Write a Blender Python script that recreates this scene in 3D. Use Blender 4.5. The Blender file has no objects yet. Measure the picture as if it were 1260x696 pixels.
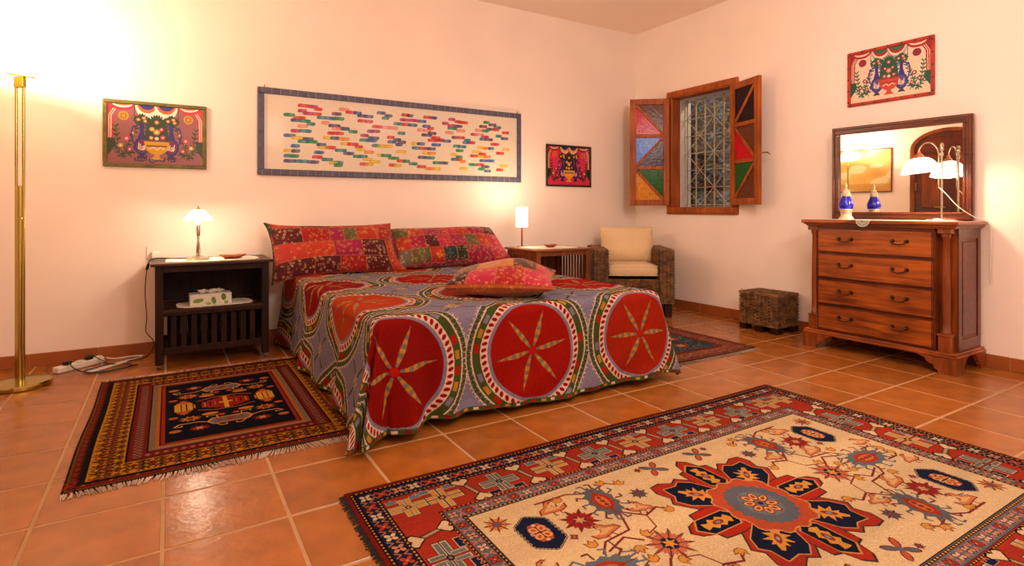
import bpy, bmesh, math, random
import numpy as np
from mathutils import Vector, Matrix

# ------------------------------------------------------------------ camera
SC = bpy.context.scene
COL = SC.collection
PI = math.pi
F_PX, YAW, HOR, CAM_Z = 692.0, 0.5483, 258.0, 0.9456
cam_d = bpy.data.cameras.new('camera')
cam_d.sensor_width = 36.0
cam_d.lens = 36.0 * F_PX / 1260.0
cam_d.shift_y = -(348.0 - HOR) / 1260.0
cam_d.clip_start = 0.02
cam = bpy.data.objects.new('camera', cam_d)
COL.objects.link(cam)
cam.location = (0, 0, CAM_Z)
cam.rotation_euler = (PI / 2, 0, -YAW)
SC.camera = cam

# ------------------------------------------------------------------ world, fill lights, exposure
SC.view_settings.view_transform = 'Standard'
SC.view_settings.look = 'None'
SC.view_settings.gamma = 1.0
SC.view_settings.use_curve_mapping = False
SC.view_settings.exposure = 0.0
world = bpy.data.worlds.new('dusk_sky')
SC.world = world
world.use_nodes = True
wbg = world.node_tree.nodes['Background']
wbg.inputs[0].default_value = (0.45, 0.62, 0.85, 1)
wbg.inputs[1].default_value = 0.28


def point_lamp(name, loc, watts, rgb, radius):
    d = bpy.data.lights.new(name, 'POINT')
    d.energy = watts
    d.color = rgb
    d.shadow_soft_size = radius
    o = bpy.data.objects.new(name, d)
    o.location = loc
    COL.objects.link(o)
    return o


WARM = (1.0, 0.80, 0.56)
# unseen fill lights added out of frame to brighten the whole room
point_lamp('room_fill_light', (1.3, -0.2, 2.12), 92, (1.0, 0.90, 0.81), 0.22)
point_lamp('room_fill_light', (2.4, 1.4, 2.12), 36, (1.0, 0.90, 0.81), 0.22)

# room constants (metres), fitted from the floor grid
S = 0.335
XW, YW, ZC = 4.22, 4.40, 2.795
XL, YF = -1.10, -1.55
TX0, TY0 = -0.0453 * S, 6.4933 * S
rnd = random.Random(7)


# ------------------------------------------------------------------ helpers
def lin(c):
    c = [v / 255.0 if max(rgbmax) > 1 else v for v in c] if (rgbmax := c) else c
    return tuple(v / 12.92 if v <= 0.04045 else ((v + 0.055) / 1.055) ** 2.4 for v in c)


def pm(name, rgb, rough=0.6, metal=0.0, var=0.12, scale=20.0, bump=0.0, bscale=None, stretch=(1, 1, 1),
       coat=0.0, emit=None, estr=0.0, rand=0.0, spec=0.5, alpha=None, trans=0.0, kind='noise', rgb2=None, sheen=0.0):
    m = bpy.data.materials.new(name)
    m.use_nodes = True
    nt = m.node_tree
    N, L = nt.nodes, nt.links
    b = N['Principled BSDF']
    b.inputs['Roughness'].default_value = rough
    b.inputs['Metallic'].default_value = metal
    b.inputs['Specular IOR Level'].default_value = spec
    b.inputs['Coat Weight'].default_value = coat
    b.inputs['Transmission Weight'].default_value = trans
    b.inputs['Sheen Weight'].default_value = sheen
    base = lin(rgb)
    tc = N.new('ShaderNodeTexCoord')
    mp = N.new('ShaderNodeMapping')
    mp.inputs['Scale'].default_value = stretch
    L.new(tc.outputs['Object'], mp.inputs[0])
    if kind == 'voronoi':
        tx = N.new('ShaderNodeTexVoronoi')
        tx.inputs['Scale'].default_value = scale
        fac = tx.outputs['Distance']
    else:
        tx = N.new('ShaderNodeTexNoise')
        tx.inputs['Scale'].default_value = scale
        tx.inputs['Detail'].default_value = 6
        fac = tx.outputs['Fac']
    L.new(mp.outputs[0], tx.inputs['Vector'])
    cr = N.new('ShaderNodeValToRGB')
    cr.color_ramp.elements[0].position = 0.3
    cr.color_ramp.elements[1].position = 0.7
    lo = tuple(v * (1 - var) for v in base)
    hi = lin(rgb2) if rgb2 else tuple(min(1, v * (1 + var)) for v in base)
    cr.color_ramp.elements[0].color = (*lo, 1)
    cr.color_ramp.elements[1].color = (*hi, 1)
    L.new(fac, cr.inputs[0])
    out = cr.outputs[0]
    if rand:
        oi = N.new('ShaderNodeObjectInfo')
        hs = N.new('ShaderNodeHueSaturation')
        mr = N.new('ShaderNodeMapRange')
        mr.inputs[3].default_value = 1 - rand
        mr.inputs[4].default_value = 1 + rand
        L.new(oi.outputs['Random'], mr.inputs[0])
        L.new(mr.outputs[0], hs.inputs['Value'])
        L.new(out, hs.inputs['Color'])
        out = hs.outputs[0]
    L.new(out, b.inputs['Base Color'])
    if bump:
        bp = N.new('ShaderNodeBump')
        bp.inputs['Strength'].default_value = bump
        bp.inputs['Distance'].default_value = 0.004
        if bscale:
            t2 = N.new('ShaderNodeTexNoise')
            t2.inputs['Scale'].default_value = bscale
            L.new(mp.outputs[0], t2.inputs['Vector'])
            L.new(t2.outputs['Fac'], bp.inputs['Height'])
        else:
            L.new(fac, bp.inputs['Height'])
        L.new(bp.outputs[0], b.inputs['Normal'])
    if emit:
        b.inputs['Emission Color'].default_value = (*lin(emit), 1)
        b.inputs['Emission Strength'].default_value = estr
    return m


def wood(name, dark, light, rough=0.35, axis=2, coat=0.2, scale=6.0, spec=0.4):
    m = bpy.data.materials.new(name)
    m.use_nodes = True
    nt = m.node_tree
    N, L = nt.nodes, nt.links
    b = N['Principled BSDF']
    b.inputs['Roughness'].default_value = rough
    b.inputs['Coat Weight'].default_value = coat
    b.inputs['Coat Roughness'].default_value = 0.25
    b.inputs['Specular IOR Level'].default_value = spec
    tc = N.new('ShaderNodeTexCoord')
    mp = N.new('ShaderNodeMapping')
    st = [7.0, 7.0, 7.0]
    st[axis] = 0.6
    mp.inputs['Scale'].default_value = st
    L.new(tc.outputs['Object'], mp.inputs[0])
    n1 = N.new('ShaderNodeTexNoise')
    n1.inputs['Scale'].default_value = scale
    n1.inputs['Detail'].default_value = 8
    n1.inputs['Distortion'].default_value = 0.6
    L.new(mp.outputs[0], n1.inputs['Vector'])
    n2 = N.new('ShaderNodeTexNoise')
    n2.inputs['Scale'].default_value = 3.0
    L.new(tc.outputs['Object'], n2.inputs['Vector'])
    mx = N.new('ShaderNodeMath')
    mx.operation = 'MULTIPLY_ADD'
    mx.inputs[1].default_value = 0.45
    L.new(n2.outputs['Fac'], mx.inputs[0])
    ml = N.new('ShaderNodeMath')
    ml.operation = 'MULTIPLY'
    ml.inputs[1].default_value = 0.6
    L.new(n1.outputs['Fac'], ml.inputs[0])
    L.new(ml.outputs[0], mx.inputs[2])
    cr = N.new('ShaderNodeValToRGB')
    cr.color_ramp.elements[0].position = 0.35
    cr.color_ramp.elements[1].position = 0.68
    cr.color_ramp.elements[0].color = (*lin(dark), 1)
    cr.color_ramp.elements[1].color = (*lin(light), 1)
    L.new(mx.outputs[0], cr.inputs[0])
    L.new(cr.outputs[0], b.inputs['Base Color'])
    bp = N.new('ShaderNodeBump')
    bp.inputs['Strength'].default_value = 0.12
    bp.inputs['Distance'].default_value = 0.002
    L.new(n1.outputs['Fac'], bp.inputs['Height'])
    L.new(bp.outputs[0], b.inputs['Normal'])
    return m


def glow(name, rgb, strength):
    m = bpy.data.materials.new(name)
    m.use_nodes = True
    N, L = m.node_tree.nodes, m.node_tree.links
    b = N['Principled BSDF']
    b.inputs['Base Color'].default_value = (0.9, 0.86, 0.8, 1)
    b.inputs['Roughness'].default_value = 0.35
    b.inputs['Emission Color'].default_value = (*lin(rgb), 1)
    b.inputs['Emission Strength'].default_value = strength
    n = N.new('ShaderNodeTexNoise')
    n.inputs['Scale'].default_value = 30
    bp = N.new('ShaderNodeBump')
    bp.inputs['Strength'].default_value = 0.05
    L.new(n.outputs['Fac'], bp.inputs['Height'])
    L.new(bp.outputs[0], b.inputs['Normal'])
    return m


def glassmat(name, rgb, rough=0.02, ior=1.45, emit=0.0, tint=1.0):
    m = bpy.data.materials.new(name)
    m.use_nodes = True
    N, L = m.node_tree.nodes, m.node_tree.links
    b = N['Principled BSDF']
    b.inputs['Base Color'].default_value = (*lin(rgb), 1)
    b.inputs['Roughness'].default_value = rough
    b.inputs['IOR'].default_value = ior
    b.inputs['Transmission Weight'].default_value = tint
    n = N.new('ShaderNodeTexNoise')
    n.inputs['Scale'].default_value = 60
    bp = N.new('ShaderNodeBump')
    bp.inputs['Strength'].default_value = 0.04
    bp.inputs['Distance'].default_value = 0.002
    L.new(n.outputs['Fac'], bp.inputs['Height'])
    L.new(bp.outputs[0], b.inputs['Normal'])
    return m


def obj(name, bm, m, parent=None, smooth=False, loc=None):
    me = bpy.data.meshes.new(name)
    bmesh.ops.recalc_face_normals(bm, faces=bm.faces[:])
    bm.to_mesh(me)
    bm.free()
    if m:
        me.materials.append(m)
    if smooth:
        me.shade_smooth()
        if smooth == 'auto':
            for e in me.edges:
                pass
    o = bpy.data.objects.new(name, me)
    COL.objects.link(o)
    if parent is not None:
        o.parent = parent
    if loc is not None:
        o.location = loc
    return o


def smooth_by_angle(o, deg=35):
    me = o.data
    bm = bmesh.new()
    bm.from_mesh(me)
    for f in bm.faces:
        f.smooth = True
    lim = math.radians(deg)
    for e in bm.edges:
        if len(e.link_faces) == 2 and e.calc_face_angle(0) > lim:
            e.smooth = False
    bm.to_mesh(me)
    bm.free()
    return o


def thing(name, label, cat, loc=(0, 0, 0), rotz=0.0, group=None):
    o = bpy.data.objects.new(name, None)
    o.empty_display_size = 0.05
    COL.objects.link(o)
    o.location = loc
    o.rotation_euler = (0, 0, rotz)
    o['label'] = label
    o['category'] = cat
    if group:
        o['group'] = group
    return o


def tag(o, label, cat, group=None):
    o['label'] = label
    o['category'] = cat
    if group:
        o['group'] = group
    return o


def struct(name, bm=None, m=None, parent=None):
    if bm is None:
        o = bpy.data.objects.new(name, None)
        o.empty_display_size = 0.05
        COL.objects.link(o)
    else:
        o = obj(name, bm, m, parent)
    if parent is None:
        o['kind'] = 'structure'
    return o


def box(bm, x0, x1, y0, y1, z0, z1, bev=0.0, mat=None):
    r = bmesh.ops.create_cube(bm, size=1.0)
    vs = r['verts']
    bmesh.ops.scale(bm, vec=(abs(x1 - x0), abs(y1 - y0), abs(z1 - z0)), verts=vs)
    bmesh.ops.translate(bm, vec=((x0 + x1) / 2, (y0 + y1) / 2, (z0 + z1) / 2), verts=vs)
    if bev:
        es = list({e for v in vs for e in v.link_edges})
        rb = bmesh.ops.bevel(bm, geom=es, offset=bev, segments=1, affect='EDGES', profile=0.5)
        vs = list({v for f in rb['faces'] for v in f.verts} | {v for v in vs if v.is_valid})
    if mat is not None:
        bmesh.ops.transform(bm, matrix=mat, verts=vs)
    return vs


def B(*a, **k):
    bm = bmesh.new()
    box(bm, *a, **k)
    return bm


def cyl(bm, p0, p1, r0, r1=None, seg=16, caps=True):
    p0, p1 = Vector(p0), Vector(p1)
    r1 = r0 if r1 is None else r1
    d = p1 - p0
    M = Matrix.Translation((p0 + p1) / 2) @ d.to_track_quat('Z', 'Y').to_matrix().to_4x4()
    bmesh.ops.create_cone(bm, cap_ends=caps, segments=seg, radius1=max(r0, 1e-5), radius2=max(r1, 1e-5), depth=d.length, matrix=M)


def tube(bm, pts, r, seg=6, closed=False, caps=True):
    pts = [Vector(p) for p in pts]
    n = len(pts)
    rings = []
    prev = None
    for i, p in enumerate(pts):
        a = pts[i - 1] if (i > 0 or closed) else p
        c = pts[(i + 1) % n] if (i < n - 1 or closed) else p
        t = (c - a)
        t = t.normalized() if t.length > 1e-9 else Vector((0, 0, 1))
        if prev is None:
            u = t.orthogonal().normalized()
        else:
            u = (prev - t * prev.dot(t))
            u = u.normalized() if u.length > 1e-6 else t.orthogonal().normalized()
        prev = u
        v = t.cross(u)
        rr = r(i / (n - 1)) if callable(r) else r
        rings.append([bm.verts.new(p + (u * math.cos(2 * PI * k / seg) + v * math.sin(2 * PI * k / seg)) * rr) for k in range(seg)])
    m = n if closed else n - 1
    for i in range(m):
        A, C = rings[i], rings[(i + 1) % n]
        for k in range(seg):
            bm.faces.new((A[k], A[(k + 1) % seg], C[(k + 1) % seg], C[k]))
    if not closed and caps:
        bm.faces.new(rings[0][::-1])
        bm.faces.new(rings[-1])


def spline(pts, n=8):
    """Catmull-Rom through pts"""
    P = [Vector(p) for p in pts]
    P = [P[0] * 2 - P[1]] + P + [P[-1] * 2 - P[-2]]
    out = []
    for i in range(1, len(P) - 2):
        for k in range(n):
            t = k / n
            a, b, c, d = P[i - 1], P[i], P[i + 1], P[i + 2]
            out.append(0.5 * ((2 * b) + (c - a) * t + (2 * a - 5 * b + 4 * c - d) * t * t + (3 * b - a - 3 * c + d) * t ** 3))
    out.append(P[-2])
    return out


def lathe(bm, prof, c=(0, 0, 0), seg=28, ax=None):
    rings = []
    c = Vector(c)
    for r, z in prof:
        if r < 1e-5:
            rings.append([bm.verts.new(c + Vector((0, 0, z)))])
        else:
            rings.append([bm.verts.new(c + Vector((r * math.cos(2 * PI * k / seg), r * math.sin(2 * PI * k / seg), z))) for k in range(seg)])
    for A, C in zip(rings[:-1], rings[1:]):
        for k in range(seg):
            k2 = (k + 1) % seg
            if len(A) == 1 and len(C) == 1:
                continue
            if len(A) == 1:
                bm.faces.new((A[0], C[k], C[k2]))
            elif len(C) == 1:
                bm.faces.new((A[k], A[k2], C[0]))
            else:
                bm.faces.new((A[k], A[k2], C[k2], C[k]))
    return bm


def prism(bm, poly, h, M=None):
    """extrude 2D polygon (x,y) from z=0 to z=h, then transform"""
    a = [bm.verts.new((x, y, 0)) for x, y in poly]
    b = [bm.verts.new((x, y, h)) for x, y in poly]
    n = len(poly)
    bm.faces.new(a[::-1])
    bm.faces.new(b)
    for i in range(n):
        bm.faces.new((a[i], a[(i + 1) % n], b[(i + 1) % n], b[i]))
    if M is not None:
        bmesh.ops.transform(bm, matrix=M, verts=a + b)


def grid_mesh(name, P, m, parent=None, uv=None, thick=0.0, smooth=True, two=False):
    """P: (ny,nx,3) array of points -> mesh with uv (ny,nx,2)"""
    ny, nx = P.shape[:2]
    V = P.reshape(-1, 3)
    idx = np.arange(ny * nx).reshape(ny, nx)
    q = np.stack([idx[:-1, :-1], idx[:-1, 1:], idx[1:, 1:], idx[1:, :-1]], -1).reshape(-1, 4)
    me = bpy.data.meshes.new(name)
    me.vertices.add(len(V))
    me.vertices.foreach_set('co', V.astype(np.float32).ravel())
    me.loops.add(q.size)
    me.loops.foreach_set('vertex_index', q.ravel().astype(np.int32))
    me.polygons.add(len(q))
    me.polygons.foreach_set('loop_start', np.arange(0, q.size, 4, dtype=np.int32))
    me.polygons.foreach_set('loop_total', np.full(len(q), 4, dtype=np.int32))
    me.update(calc_edges=True)
    if uv is not None:
        l = me.uv_layers.new(name='UVMap')
        l.data.foreach_set('uv', uv.reshape(-1, 2)[q.ravel()].astype(np.float32).ravel())
    me.validate()
    me.materials.append(m)
    if smooth:
        me.shade_smooth()
    o = bpy.data.objects.new(name, me)
    COL.objects.link(o)
    if parent is not None:
        o.parent = parent
    if thick:
        md = o.modifiers.new('thick', 'SOLIDIFY')
        md.thickness = thick
        md.offset = -1
    return o


# ------------------------------------------------------------------ drawn patterns (computed, nothing loaded)
class Cv:
    """a small scan-converter: patterns are computed here in metres and become a colour map"""

    def __init__(s, w, h, res, bg):
        s.w, s.h, s.res = w, h, res
        s.nx, s.ny = int(round(w / res)), int(round(h / res))
        s.a = np.empty((s.ny, s.nx, 3), np.float32)
        s.a[:] = np.array(bg) / 255.0
        s.T = (0, 0, 0, 1, 1)

    def at(s, x=0, y=0, r=0, sx=1, sy=1):
        s.T = (x, y, r, sx, sy)
        return s

    def _t(s, P):
        P = np.asarray(P, float)
        x, y, r, sx, sy = s.T
        c, n = math.cos(r), math.sin(r)
        X, Y = P[..., 0] * sx, P[..., 1] * sy
        return np.stack([x + X * c - Y * n, y + X * n + Y * c], -1)

    def poly(s, P, c, raw=False):
        P = np.asarray(P, float) if raw else s._t(P)
        x0 = max(0, int(P[:, 0].min() / s.res) - 1)
        x1 = min(s.nx, int(P[:, 0].max() / s.res) + 2)
        y0 = max(0, int(P[:, 1].min() / s.res) - 1)
        y1 = min(s.ny, int(P[:, 1].max() / s.res) + 2)
        if x1 <= x0 or y1 <= y0:
            return
        X = (np.arange(x0, x1) + 0.5) * s.res
        Y = ((np.arange(y0, y1) + 0.5) * s.res)[:, None]
        ins = np.zeros((y1 - y0, x1 - x0), bool)
        n = len(P)
        for i in range(n):
            ax, ay = P[i]
            bx, by = P[(i + 1) % n]
            if ay == by:
                continue
            cond = ((ay > Y) != (by > Y))
            xi = (bx - ax) * (Y - ay) / (by - ay) + ax
            ins ^= cond & (X < xi)
        s.a[y0:y1, x0:x1][ins] = np.array(c) / 255.0

    def rect(s, x0, y0, x1, y1, c):
        s.poly([(x0, y0), (x1, y0), (x1, y1), (x0, y1)], c)

    def ell(s, cx, cy, rx, ry, c, n=18, rot=0):
        t = np.linspace(0, 2 * PI, n, endpoint=False)
        X, Y = rx * np.cos(t), ry * np.sin(t)
        cr, sr = math.cos(rot), math.sin(rot)
        s.poly(np.stack([cx + X * cr - Y * sr, cy + X * sr + Y * cr], -1), c)

    def line(s, pts, w, c):
        P = s._t(pts)
        for a, b in zip(P[:-1], P[1:]):
            d = b - a
            L = np.hypot(*d)
            if L < 1e-9:
                continue
            nn = np.array([-d[1], d[0]]) / L * w / 2
            e = d / L * w * 0.25
            s.poly(np.array([a + nn - e, b + nn + e, b - nn + e, a - nn - e]), c, raw=True)

    def star(s, cx, cy, r, r2, n, c, rot=0, fy=1.0):
        t = np.arange(2 * n) * PI / n + rot
        R = np.where(np.arange(2 * n) % 2 == 0, r, r2)
        s.poly(np.stack([cx + R * np.cos(t), cy + R * np.sin(t) * fy], -1), c)

    def wear(s, amt, seed=1, fx=1, fy=1):
        g = np.random.default_rng(seed)
        n = g.standard_normal((s.ny // fy + 2, s.nx // fx + 2)).astype(np.float32)
        n = np.repeat(np.repeat(n, fy, 0), fx, 1)[:s.ny, :s.nx]
        s.a *= (1 + amt * n)[..., None]

    def img(s, name):
        im = bpy.data.images.new(name, s.nx, s.ny)
        px = np.ones((s.ny, s.nx, 4), np.float32)
        px[..., :3] = np.clip(s.a, 0, 1)
        im.pixels.foreach_set(px.ravel())
        im.update()
        im.pack()
        return im


def pattern_mat(name, cv, rough=0.9, bump=0.3, bscale=350.0, sheen=0.0, coat=0.0, spec=0.3, gain=1.0, nz=0.22):
    m = bpy.data.materials.new(name)
    m.use_nodes = True
    N, L = m.node_tree.nodes, m.node_tree.links
    b = N['Principled BSDF']
    b.inputs['Roughness'].default_value = rough
    b.inputs['Sheen Weight'].default_value = sheen
    b.inputs['Coat Weight'].default_value = coat
    b.inputs['Coat Roughness'].default_value = 0.05
    b.inputs['Specular IOR Level'].default_value = spec
    tc = N.new('ShaderNodeTexCoord')
    im = N.new('ShaderNodeTexImage')
    im.image = cv.img(name)
    L.new(tc.outputs['UV'], im.inputs[0])
    n = N.new('ShaderNodeTexNoise')
    n.inputs['Scale'].default_value = bscale
    L.new(tc.outputs['Object'], n.inputs['Vector'])
    mx = N.new('ShaderNodeMix')
    mx.data_type = 'RGBA'
    mx.blend_type = 'MULTIPLY'
    mx.inputs[0].default_value = 1.0
    cr = N.new('ShaderNodeValToRGB')
    cr.color_ramp.elements[0].color = (*[(0.82 - nz) * gain] * 3, 1)
    cr.color_ramp.elements[1].color = (*[(0.82 + nz) * gain] * 3, 1)
    cr.color_ramp.elements[0].position = 0.3
    cr.color_ramp.elements[1].position = 0.7
    L.new(n.outputs['Fac'], cr.inputs[0])
    L.new(im.outputs['Color'], mx.inputs[6])
    L.new(cr.outputs[0], mx.inputs[7])
    L.new(mx.outputs[2], b.inputs['Base Color'])
    bp = N.new('ShaderNodeBump')
    bp.inputs['Strength'].default_value = bump
    bp.inputs['Distance'].default_value = 0.002
    L.new(n.outputs['Fac'], bp.inputs['Height'])
    L.new(bp.outputs[0], b.inputs['Normal'])
    return m


# ------------------------------------------------------------------ shared materials
M_WALL = pm('plaster_wall', (248, 227, 212), 0.85, var=0.03, scale=2.5, bump=0.12, bscale=60)
M_CEIL = pm('ceiling_paint', (255, 230, 210), 0.9, var=0.02, scale=2.0, bump=0.05, bscale=80)
M_GROUT = pm('grout', (176, 136, 92), 0.9, var=0.1, scale=30)
M_TILE = pm('terracotta_tile', (156, 90, 33), 0.24, var=0.2, scale=9, bump=0.35, bscale=28, rand=0.07, spec=0.5)
M_SKIRT = pm('skirting_tile', (156, 84, 36), 0.35, var=0.12, scale=12, bump=0.15, rand=0.06)
M_BRASS = pm('brass', (186, 168, 90), 0.2, 1.0, var=0.05, scale=5)
M_DARKWOOD = wood('dark_wood', (18, 7, 3), (52, 23, 12), 0.5, 2, 0.0, spec=0.2)
M_DARKWOOD_X = wood('dark_wood_top', (30, 14, 8), (74, 42, 24), 0.4, 0, 0.0, spec=0.3)
M_OAK = wood('brown_wood', (84, 36, 14), (150, 78, 34), 0.4, 2)
M_OAK_X = wood('brown_wood_top', (84, 38, 16), (155, 86, 42), 0.35, 0)
M_MAHOG = wood('mahogany', (78, 30, 10), (156, 76, 28), 0.3, 2, 0.15)
M_MAHOG_Y = wood('mahogany_drawer', (84, 34, 10), (180, 92, 30), 0.3, 1, 0.15)
M_MAHOG_D = wood('mahogany_dark', (54, 18, 8), (112, 46, 20), 0.3, 1, 0.3)
M_WINWOOD = wood('window_wood', (116, 50, 14), (182, 94, 34), 0.45, 2, 0.0, spec=0.2)
M_WHITE = pm('white_plastic', (232, 222, 206), 0.4, var=0.03)
M_BLACK = pm('black_plastic', (18, 16, 16), 0.4, var=0.05)
M_LACE = pm('lace', (238, 226, 206), 0.9, var=0.14, scale=160, bump=0.6)
M_CREAM = pm('cream_fabric', (224, 192, 148), 0.92, var=0.05, scale=60, bump=0.25, bscale=400, sheen=0.1)
M_CHROME = pm('brushed_nickel', (190, 180, 160), 0.22, 1.0, var=0.04)
M_GLASS = glassmat('clear_glass', (250, 250, 250))
M_WICKER = pm('wicker', (104, 70, 40), 0.6, var=0.55, scale=26, bump=0.3, rgb2=(160, 112, 66))
M_WICKER_D = pm('wicker_dark', (46, 28, 16), 0.7, var=0.3, scale=20)

# ------------------------------------------------------------------ the room
fl = struct('floor', B(XL - 0.3, XW + 0.3, YF - 0.3, YW + 0.3, -0.12, -0.0015), M_GROUT)
tile_cache = {}


def tile_mesh(w, h, name='tile'):
    k = (round(w, 4), round(h, 4))
    if k not in tile_cache:
        bm = bmesh.new()
        b = 0.0025
        a = [bm.verts.new(p) for p in ((-w / 2, -h / 2, -.003), (w / 2, -h / 2, -.003), (w / 2, h / 2, -.003), (-w / 2, h / 2, -.003))]
        c = [bm.verts.new((v.co.x - math.copysign(b, v.co.x), v.co.y - math.copysign(b, v.co.y), 0.0)) for v in a]
        bm.faces.new(c)
        for i in range(4):
            bm.faces.new((a[i], a[(i + 1) % 4], c[(i + 1) % 4], c[i]))
        me = bpy.data.meshes.new(name)
        bm.to_mesh(me)
        bm.free()
        me.materials.append(M_TILE)
        tile_cache[k] = me
    return tile_cache[k]


G = 0.0085
far_bm = bmesh.new()
for i in range(-6, 14):
    for j in range(-8, 13):
        x0, x1 = TX0 + i * S, TX0 + (i + 1) * S
        y1, y0 = TY0 - j * S, TY0 - (j + 1) * S
        x0, x1, y0, y1 = max(x0, XL), min(x1, XW), max(y0, YF), min(y1, YW)
        if x1 - x0 < 0.02 or y1 - y0 < 0.02:
            continue
        w, h = x1 - x0 - G, y1 - y0 - G
        cx, cy = (x0 + x1) / 2, (y0 + y1) / 2
        # in or near the view
        zc = 0.521 * cx + 0.853 * cy
        if zc > 0.9 and abs(0.853 * cx - 0.521 * cy) < zc * 0.95 + 0.35:
            o = bpy.data.objects.new('tile', tile_mesh(w, h))
            o.location = (cx, cy, 0)
            o.parent = fl
            COL.objects.link(o)
        else:
            vs = [far_bm.verts.new(p) for p in ((x0 + G / 2, y0 + G / 2, 0), (x1 - G / 2, y0 + G / 2, 0), (x1 - G / 2, y1 - G / 2, 0), (x0 + G / 2, y1 - G / 2, 0))]
            far_bm.faces.new(vs)
o = obj('tile_field', far_bm, M_TILE, fl)
o['kind'] = 'stuff'
struct('ceiling', B(XL - 0.3, XW + 0.3, YF - 0.3, YW + 0.3, ZC, ZC + 0.12), M_CEIL)
struct('wall_back', B(XL - 0.25, XW + 0.25, YW, YW + 0.2, -0.01, ZC + 0.01), M_WALL)
struct('wall_front', B(XL - 0.25, XW + 0.25, YF - 0.2, YF, -0.01, ZC + 0.01), M_WALL)
# right wall with the window opening
WY0, WY1, WZ0, WZ1 = 3.20, 3.885, 0.965, 2.035
bm = bmesh.new()
XO = XW + 0.26
box(bm, XW, XO, YF, WY0, -0.01, ZC)
box(bm, XW, XO, WY1, YW, -0.01, ZC)
box(bm, XW, XO, WY0, WY1, -0.01, WZ0)
box(bm, XW, XO, WY0, WY1, WZ1, ZC)
struct('wall_right', bm, M_WALL)
# left wall with the arched door opening (seen in the mirror)
DY0, DY1, DZ, DZT = 2.36, 3.28, 1.80, 2.09
bm = bmesh.new()
XI = XL - 0.2
box(bm, XI, XL, YF, DY0, -0.01, ZC)
box(bm, XI, XL, DY1, YW, -0.01, ZC)
n = 16
cyd, rw, rh = (DY0 + DY1) / 2, (DY1 - DY0) / 2, DZT - DZ
for k in range(n):
    a0, a1 = PI * k / n, PI * (k + 1) / n
    p = [(cyd + rw * math.cos(a), DZ + rh * math.sin(a)) for a in (a0, a1)]
    for x in (XI, XL):
        vs = [bm.verts.new((x, p[0][0], p[0][1])), bm.verts.new((x, p[1][0], p[1][1])), bm.verts.new((x, p[1][0], ZC)), bm.verts.new((x, p[0][0], ZC))]
        bm.faces.new(vs)
    vs = [bm.verts.new((XI, *p[0])), bm.verts.new((XI, *p[1])), bm.verts.new((XL, *p[1])), bm.verts.new((XL, *p[0]))]
    bm.faces.new(vs)
struct('wall_left', bm, M_WALL)

# arched double door
door = struct('door_1')
door.location = (XL - 0.05, cyd, 0)


def arch_poly(w, zt, rise, z0, n=20, y0=None):
    pts = [(-w, z0), (w, z0)]
    pts += [(w * math.cos(a), zt + rise * math.sin(a)) for a in np.linspace(0, PI, n)]
    return pts


MZ = Matrix(((0, 0, 1, 0), (1, 0, 0, 0), (0, 1, 0, 0), (0, 0, 0, 1)))  # (x,y,h)->(h,x,y)
for sgn in (-1, 1):
    pts = []
    w = rw - 0.055
    for a in np.linspace(0, PI / 2, 10):
        pts.append((w * math.cos(a), DZ + (rh - 0.05) * math.sin(a)))
    pts = [(0.003, 0.01), (w, 0.01)] + pts
    pts[-1] = (0.003, pts[-1][1])
    if sgn < 0:
        pts = [(-x, z) for x, z in pts][::-1]
    bm = bmesh.new()
    prism(bm, pts, 0.035, MZ)
    lf = obj('door_leaf', bm, M_MAHOG_D, door)
    for z0, z1 in ((0.15, 0.85), (0.97, 1.72)):
        bm = bmesh.new()
        ya, yb = sorted((sgn * 0.09, sgn * (w - 0.08)))
        box(bm, 0.035, 0.047, ya, yb, z0, z1, 0.008)
        obj('door_panel', bm, M_MAHOG, lf)
bm = bmesh.new()
for ya, yb in ((-rw, -rw + 0.055), (rw - 0.055, rw)):
    box(bm, -0.03, 0.06, ya, yb, 0, DZ)
for k in range(20):
    a0, a1 = PI * k / 20, PI * (k + 1) / 20
    q = []
    for a, f in ((a0, 1), (a1, 1), (a1, 0.89), (a0, 0.89)):
        q.append((rw * f * math.cos(a), DZ + (rh - (0.05 if f < 1 else 0)) * math.sin(a)))
    prism(bm, q, 0.09, Matrix.Translation((-0.03, 0, 0)) @ MZ)
obj('door_frame', bm, M_MAHOG, door)
bm = bmesh.new()
box(bm, 0.035, 0.05, rw - 0.075, rw - 0.06, 1.22, 1.33)
obj('hinge', bm, M_BRASS, door)
bm = bmesh.new()
cyl(bm, (0.04, 0.05, 0.98), (0.08, 0.05, 0.98), 0.012)
cyl(bm, (0.08, 0.05, 0.98), (0.08, 0.15, 0.98), 0.009)
obj('door_handle', bm, M_BRASS, door)

# tiled skirting
def skirt(name, along, fixed, sgn, a0, a1, step, off, hz=0.078, th=0.011):
    root = struct(name)
    root.location = (0, 0, 0)
    js = []
    a = off + math.floor((a0 - off) / step) * step
    while a < a1:
        s0, s1 = max(a, a0) + 0.002, min(a + step, a1) - 0.002
        if s1 - s0 > 0.02:
            bm = bmesh.new()
            f0, f1 = sorted((fixed, fixed + sgn * th))
            if along == 'x':
                box(bm, s0, s1, f0, f1, 0.0, hz, 0.0015)
            else:
                box(bm, f0, f1, s0, s1, 0.0, hz, 0.0015)
            bmesh.ops.translate(bm, verts=bm.verts, vec=(0, 0, 0.0005))
            obj('tile', bm, M_SKIRT, root)
        a += step
    bm = bmesh.new()
    f0, f1 = sorted((fixed, fixed + sgn * (th - 0.004)))
    if along == 'x':
        box(bm, a0, a1, f0, f1, 0, hz - 0.002)
    else:
        box(bm, f0, f1, a0, a1, 0, hz - 0.002)
    obj('grout_joint', bm, M_GROUT, root)


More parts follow.
